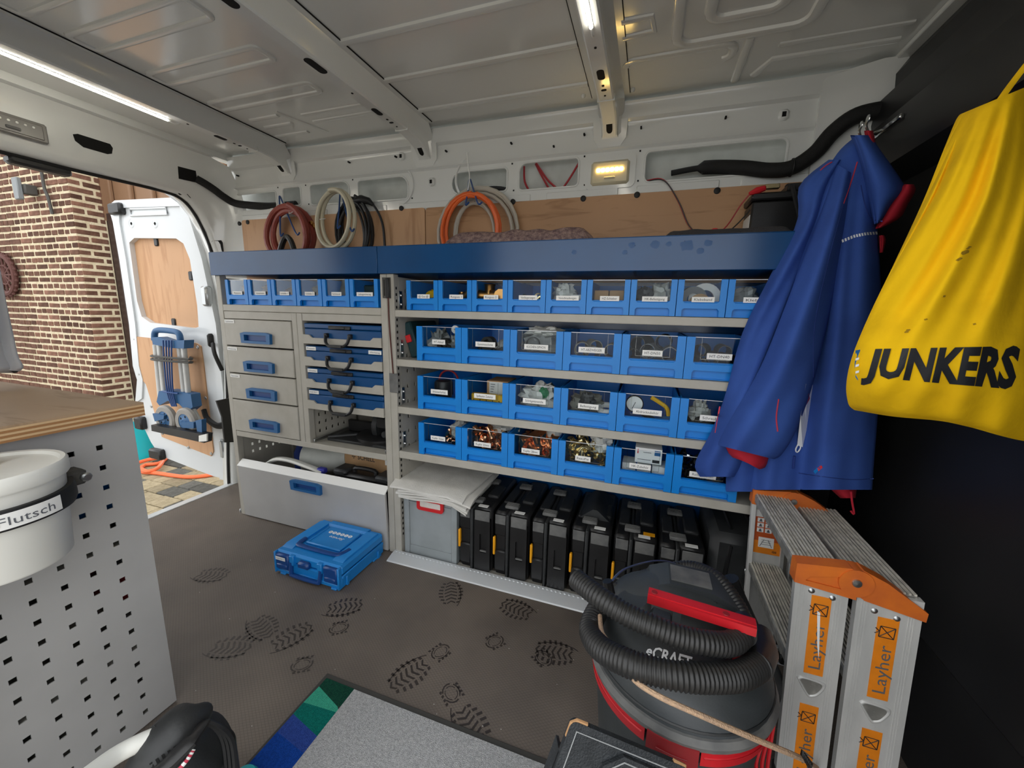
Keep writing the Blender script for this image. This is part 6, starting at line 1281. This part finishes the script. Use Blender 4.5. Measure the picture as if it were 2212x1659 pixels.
up_ = P('plywood_panel', MB().plate(dpx([(270, 510), (400, 508), (436, 715), (290, 700)]), [], XZ(DY+.03), .008), 'ply_door', dr); lo_ = P('plywood_panel', MB().plate(dpx([(287, 726), (426, 741), (436, 748), (442, 790), (463, 975), (458, 985), (352, 943), (344, 915), (333, 880), (318, 830), (299, 808)]), [], XZ(DY-.008), .010), 'ply_door', dr)
for u_, v_, pr_ in ((338, 522, up_), (292, 592, up_), (376, 697, up_), (413, 596, up_)): q = onY(u_, v_, DY+.028); P('fixing_clip', MB().box(q.x-.02, q.x+.02, DY+.02, DY+.032, q.z-.03, q.z+.03, .008), 'black_plastic', pr_)
for u_, v_ in ((290, 732), (427, 750), (301, 808), (444, 860), (351, 936), (407, 967), (456, 980), (327, 878)): q = onY(u_, v_, DY-.009); P('fixing_screw', MB().lathe([(0, .004), (.010, .003), (.012, 0)], Matrix.Translation(q) @ Matrix.Rotation(PI/2, 4, 'X'), 10), 'steel', lo_)
P('upper_bead', MB().tube([(x, DY-.004, z) for x, z in dpx([(284, 452), (360, 449), (364, 463), (284, 466)])], .008, 6, True), 'door_white', dr)
for u_ in (284, 335): q = onY(u_, 483, DY); P('grommet', MB().lathe([(.010, 0), (.010, .003), (.030, .003), (.034, 0)], Matrix.Translation((q.x, DY+.002, q.z)) @ Matrix.Rotation(PI/2, 4, 'X'), 16, False), 'door_white', dr); P('grommet_hole', MB().lathe([(0, .002), (.010, .002)], Matrix.Translation((q.x, DY, q.z)) @ Matrix.Rotation(PI/2, 4, 'X'), 12, False), 'void', dr)
for nm, u_, v_, w, h_, m_ in (('top_latch', 255, 452, .13, .075, 'black_plastic'), ('lower_latch', 342, 980, .14, .08, 'black_plastic'), ('side_latch', 306, 913, .09, .10, 'black_plastic'), ('hinge', 449, 640, .055, .13, 'steel'), ('hinge', 486, 968, .045, .14, 'steel'), ('grommet_box', 459, 735, .035, .09, 'dark_rubber')):
    q = onY(u_, v_, DY-.01); P(nm, MB().box(q.x-w/2, q.x+w/2, DY-.04, DY+.01, q.z-h_/2, q.z+h_/2, .012), m_, dr)
P('wiring_tube', MB().tube(smoothpath([onY(460, 742, DY-.03), onY(464, 765, DY-.06), onX(480, 800, -1.5)], 5), .012, 8), 'dark_rubber', dr)
P('check_strap', MB().tube(smoothpath([onY(440, 885, DY-.03), onY(448, 905, DY-.04), onY(470, 920, DY-.06), onX(490, 915, -1.46)], 5), .016, 8, flat=1.4), 'dark_rubber', dr)
L_ = [onX(a, b, -1.40) for a, b in ((468, 866), (497, 860), (500, 900), (508, 955), (486, 956), (480, 900))]
solo('strap_flap', MB().add(L_+[p+Vector((-.012, 0, 0)) for p in L_], [tuple(range(6)), tuple(range(11, 5, -1))]+[(i, (i+1) % 6, (i+1) % 6+6, i+6) for i in range(6)]), 'strap_black', 'black rubber flap hanging beside the drawer cabinet', 'strap', smooth=0)
TY = DY-.09
ht = T('hand_truck', 'folded aluminium hand truck with blue fittings on the rear door', 'hand truck', onY(385, 935, TY))
def tp(a, b, y=TY): return onY(a, b, y)
for a, b in (((336, 745), (347, 860)), ((345, 745), (356, 860)), ((388, 752), (399, 860)), ((397, 752), (408, 860))): P('upright', MB().tube([tp(*a), tp(*b)], .017, 10), 'alu', ht)
P('grip', MB().tube(smoothpath([tp(334, 735), tp(335, 718), tp(345, 713), tp(376, 716), tp(387, 722), tp(390, 738)], 4), .019, 10), 'truck_blue', ht)
q0_, q1_ = tp(328, 728), tp(398, 752); P('upper_yoke', MB().prism([(x, z) for x, z in dpx([(327, 729), (340, 728), (362, 736), (398, 735), (397, 753), (372, 752), (330, 744)], TY-.03)], 1, TY-.03, TY+.03), 'truck_blue', ht)
P('lower_yoke', MB().prism(dpx([(343, 845), (362, 843), (388, 847), (412, 852), (416, 880), (404, 890), (386, 872), (362, 866), (344, 876), (338, 868)], TY-.03), 1, TY-.03, TY+.03), 'truck_blue', ht)
for a, b in ((360, 905), (404, 911)):
    c = tp(a, b, TY-.04); w = P('wheel', MB().lathe([(.058, -.018), (.086, -.020), (.098, -.010), (.098, .010), (.086, .020), (.058, .018)], Matrix.Translation(c) @ Matrix.Rotation(PI/2, 4, 'X'), 28, False), 'wheel_grey', ht); P('hub', MB().lathe([(0, .022), (.02, .024), (.03, .016), (.058, .016), (.058, -.016)], Matrix.Translation(c) @ Matrix.Rotation(PI/2, 4, 'X'), 20), 'truck_blue', w)
    for k in range(5): a_ = k*2*PI/5; P('hub_slot', MB().ball(c+Vector((math.cos(a_)*.04, -.0155, math.sin(a_)*.04)), (.009, .002, .009), 8, 5), 'void', w)
for l in ([(331, 893), (356, 897), (355, 905), (336, 910)], [(390, 912), (420, 912), (420, 925), (396, 924)], [(424, 908), (437, 906), (438, 935), (428, 936)]): P('axle_arm', MB().prism(dpx(l, TY-.07), 1, TY-.075, TY-.045), 'truck_blue', ht)
P('bent_tube', MB().tube(smoothpath([tp(408, 860), tp(418, 885), tp(428, 905), tp(432, 925)], 4), .015, 8), 'alu', ht)
P('toe_plate', MB().prism(dpx([(330, 917), (446, 938), (444, 956), (331, 930)], TY-.09), 1, TY-.10, TY-.05), 'black_plastic', ht); P('toe_corner', MB().prism(dpx([(430, 941), (447, 937), (447, 953), (430, 954)], TY-.102), 1, TY-.104, TY-.095), 'bucket_white', ht)
for k in range(4): P('bungee_cord', MB().tube(smoothpath([tp(352+k*6, 735, TY-.04), tp(356+k*5, 800, TY-.045), tp(362+k*4, 850, TY-.045), tp(372+k*3, 878, TY-.04)], 4), .005, 6), 'hook_blue', ht)
P('bungee_cord', MB().tube([tp(352, 846, TY-.045), tp(385, 850, TY-.045)], .006, 6), 'hook_blue', ht)
solo('wire_rack', MB().tube(smoothpath([onY(331, 768, DY-.01), onY(332, 770, TY-.04), onY(408, 776, TY-.04), onY(411, 772, DY-.01)], 4), .008, 6).tube(smoothpath([onY(330, 775, DY-.01), onY(333, 777, TY-.04), onY(408, 783, TY-.04), onY(412, 781, DY-.01)], 4), .008, 6), 'iron', 'dark wire holder clasping the hand truck uprights', 'holder')
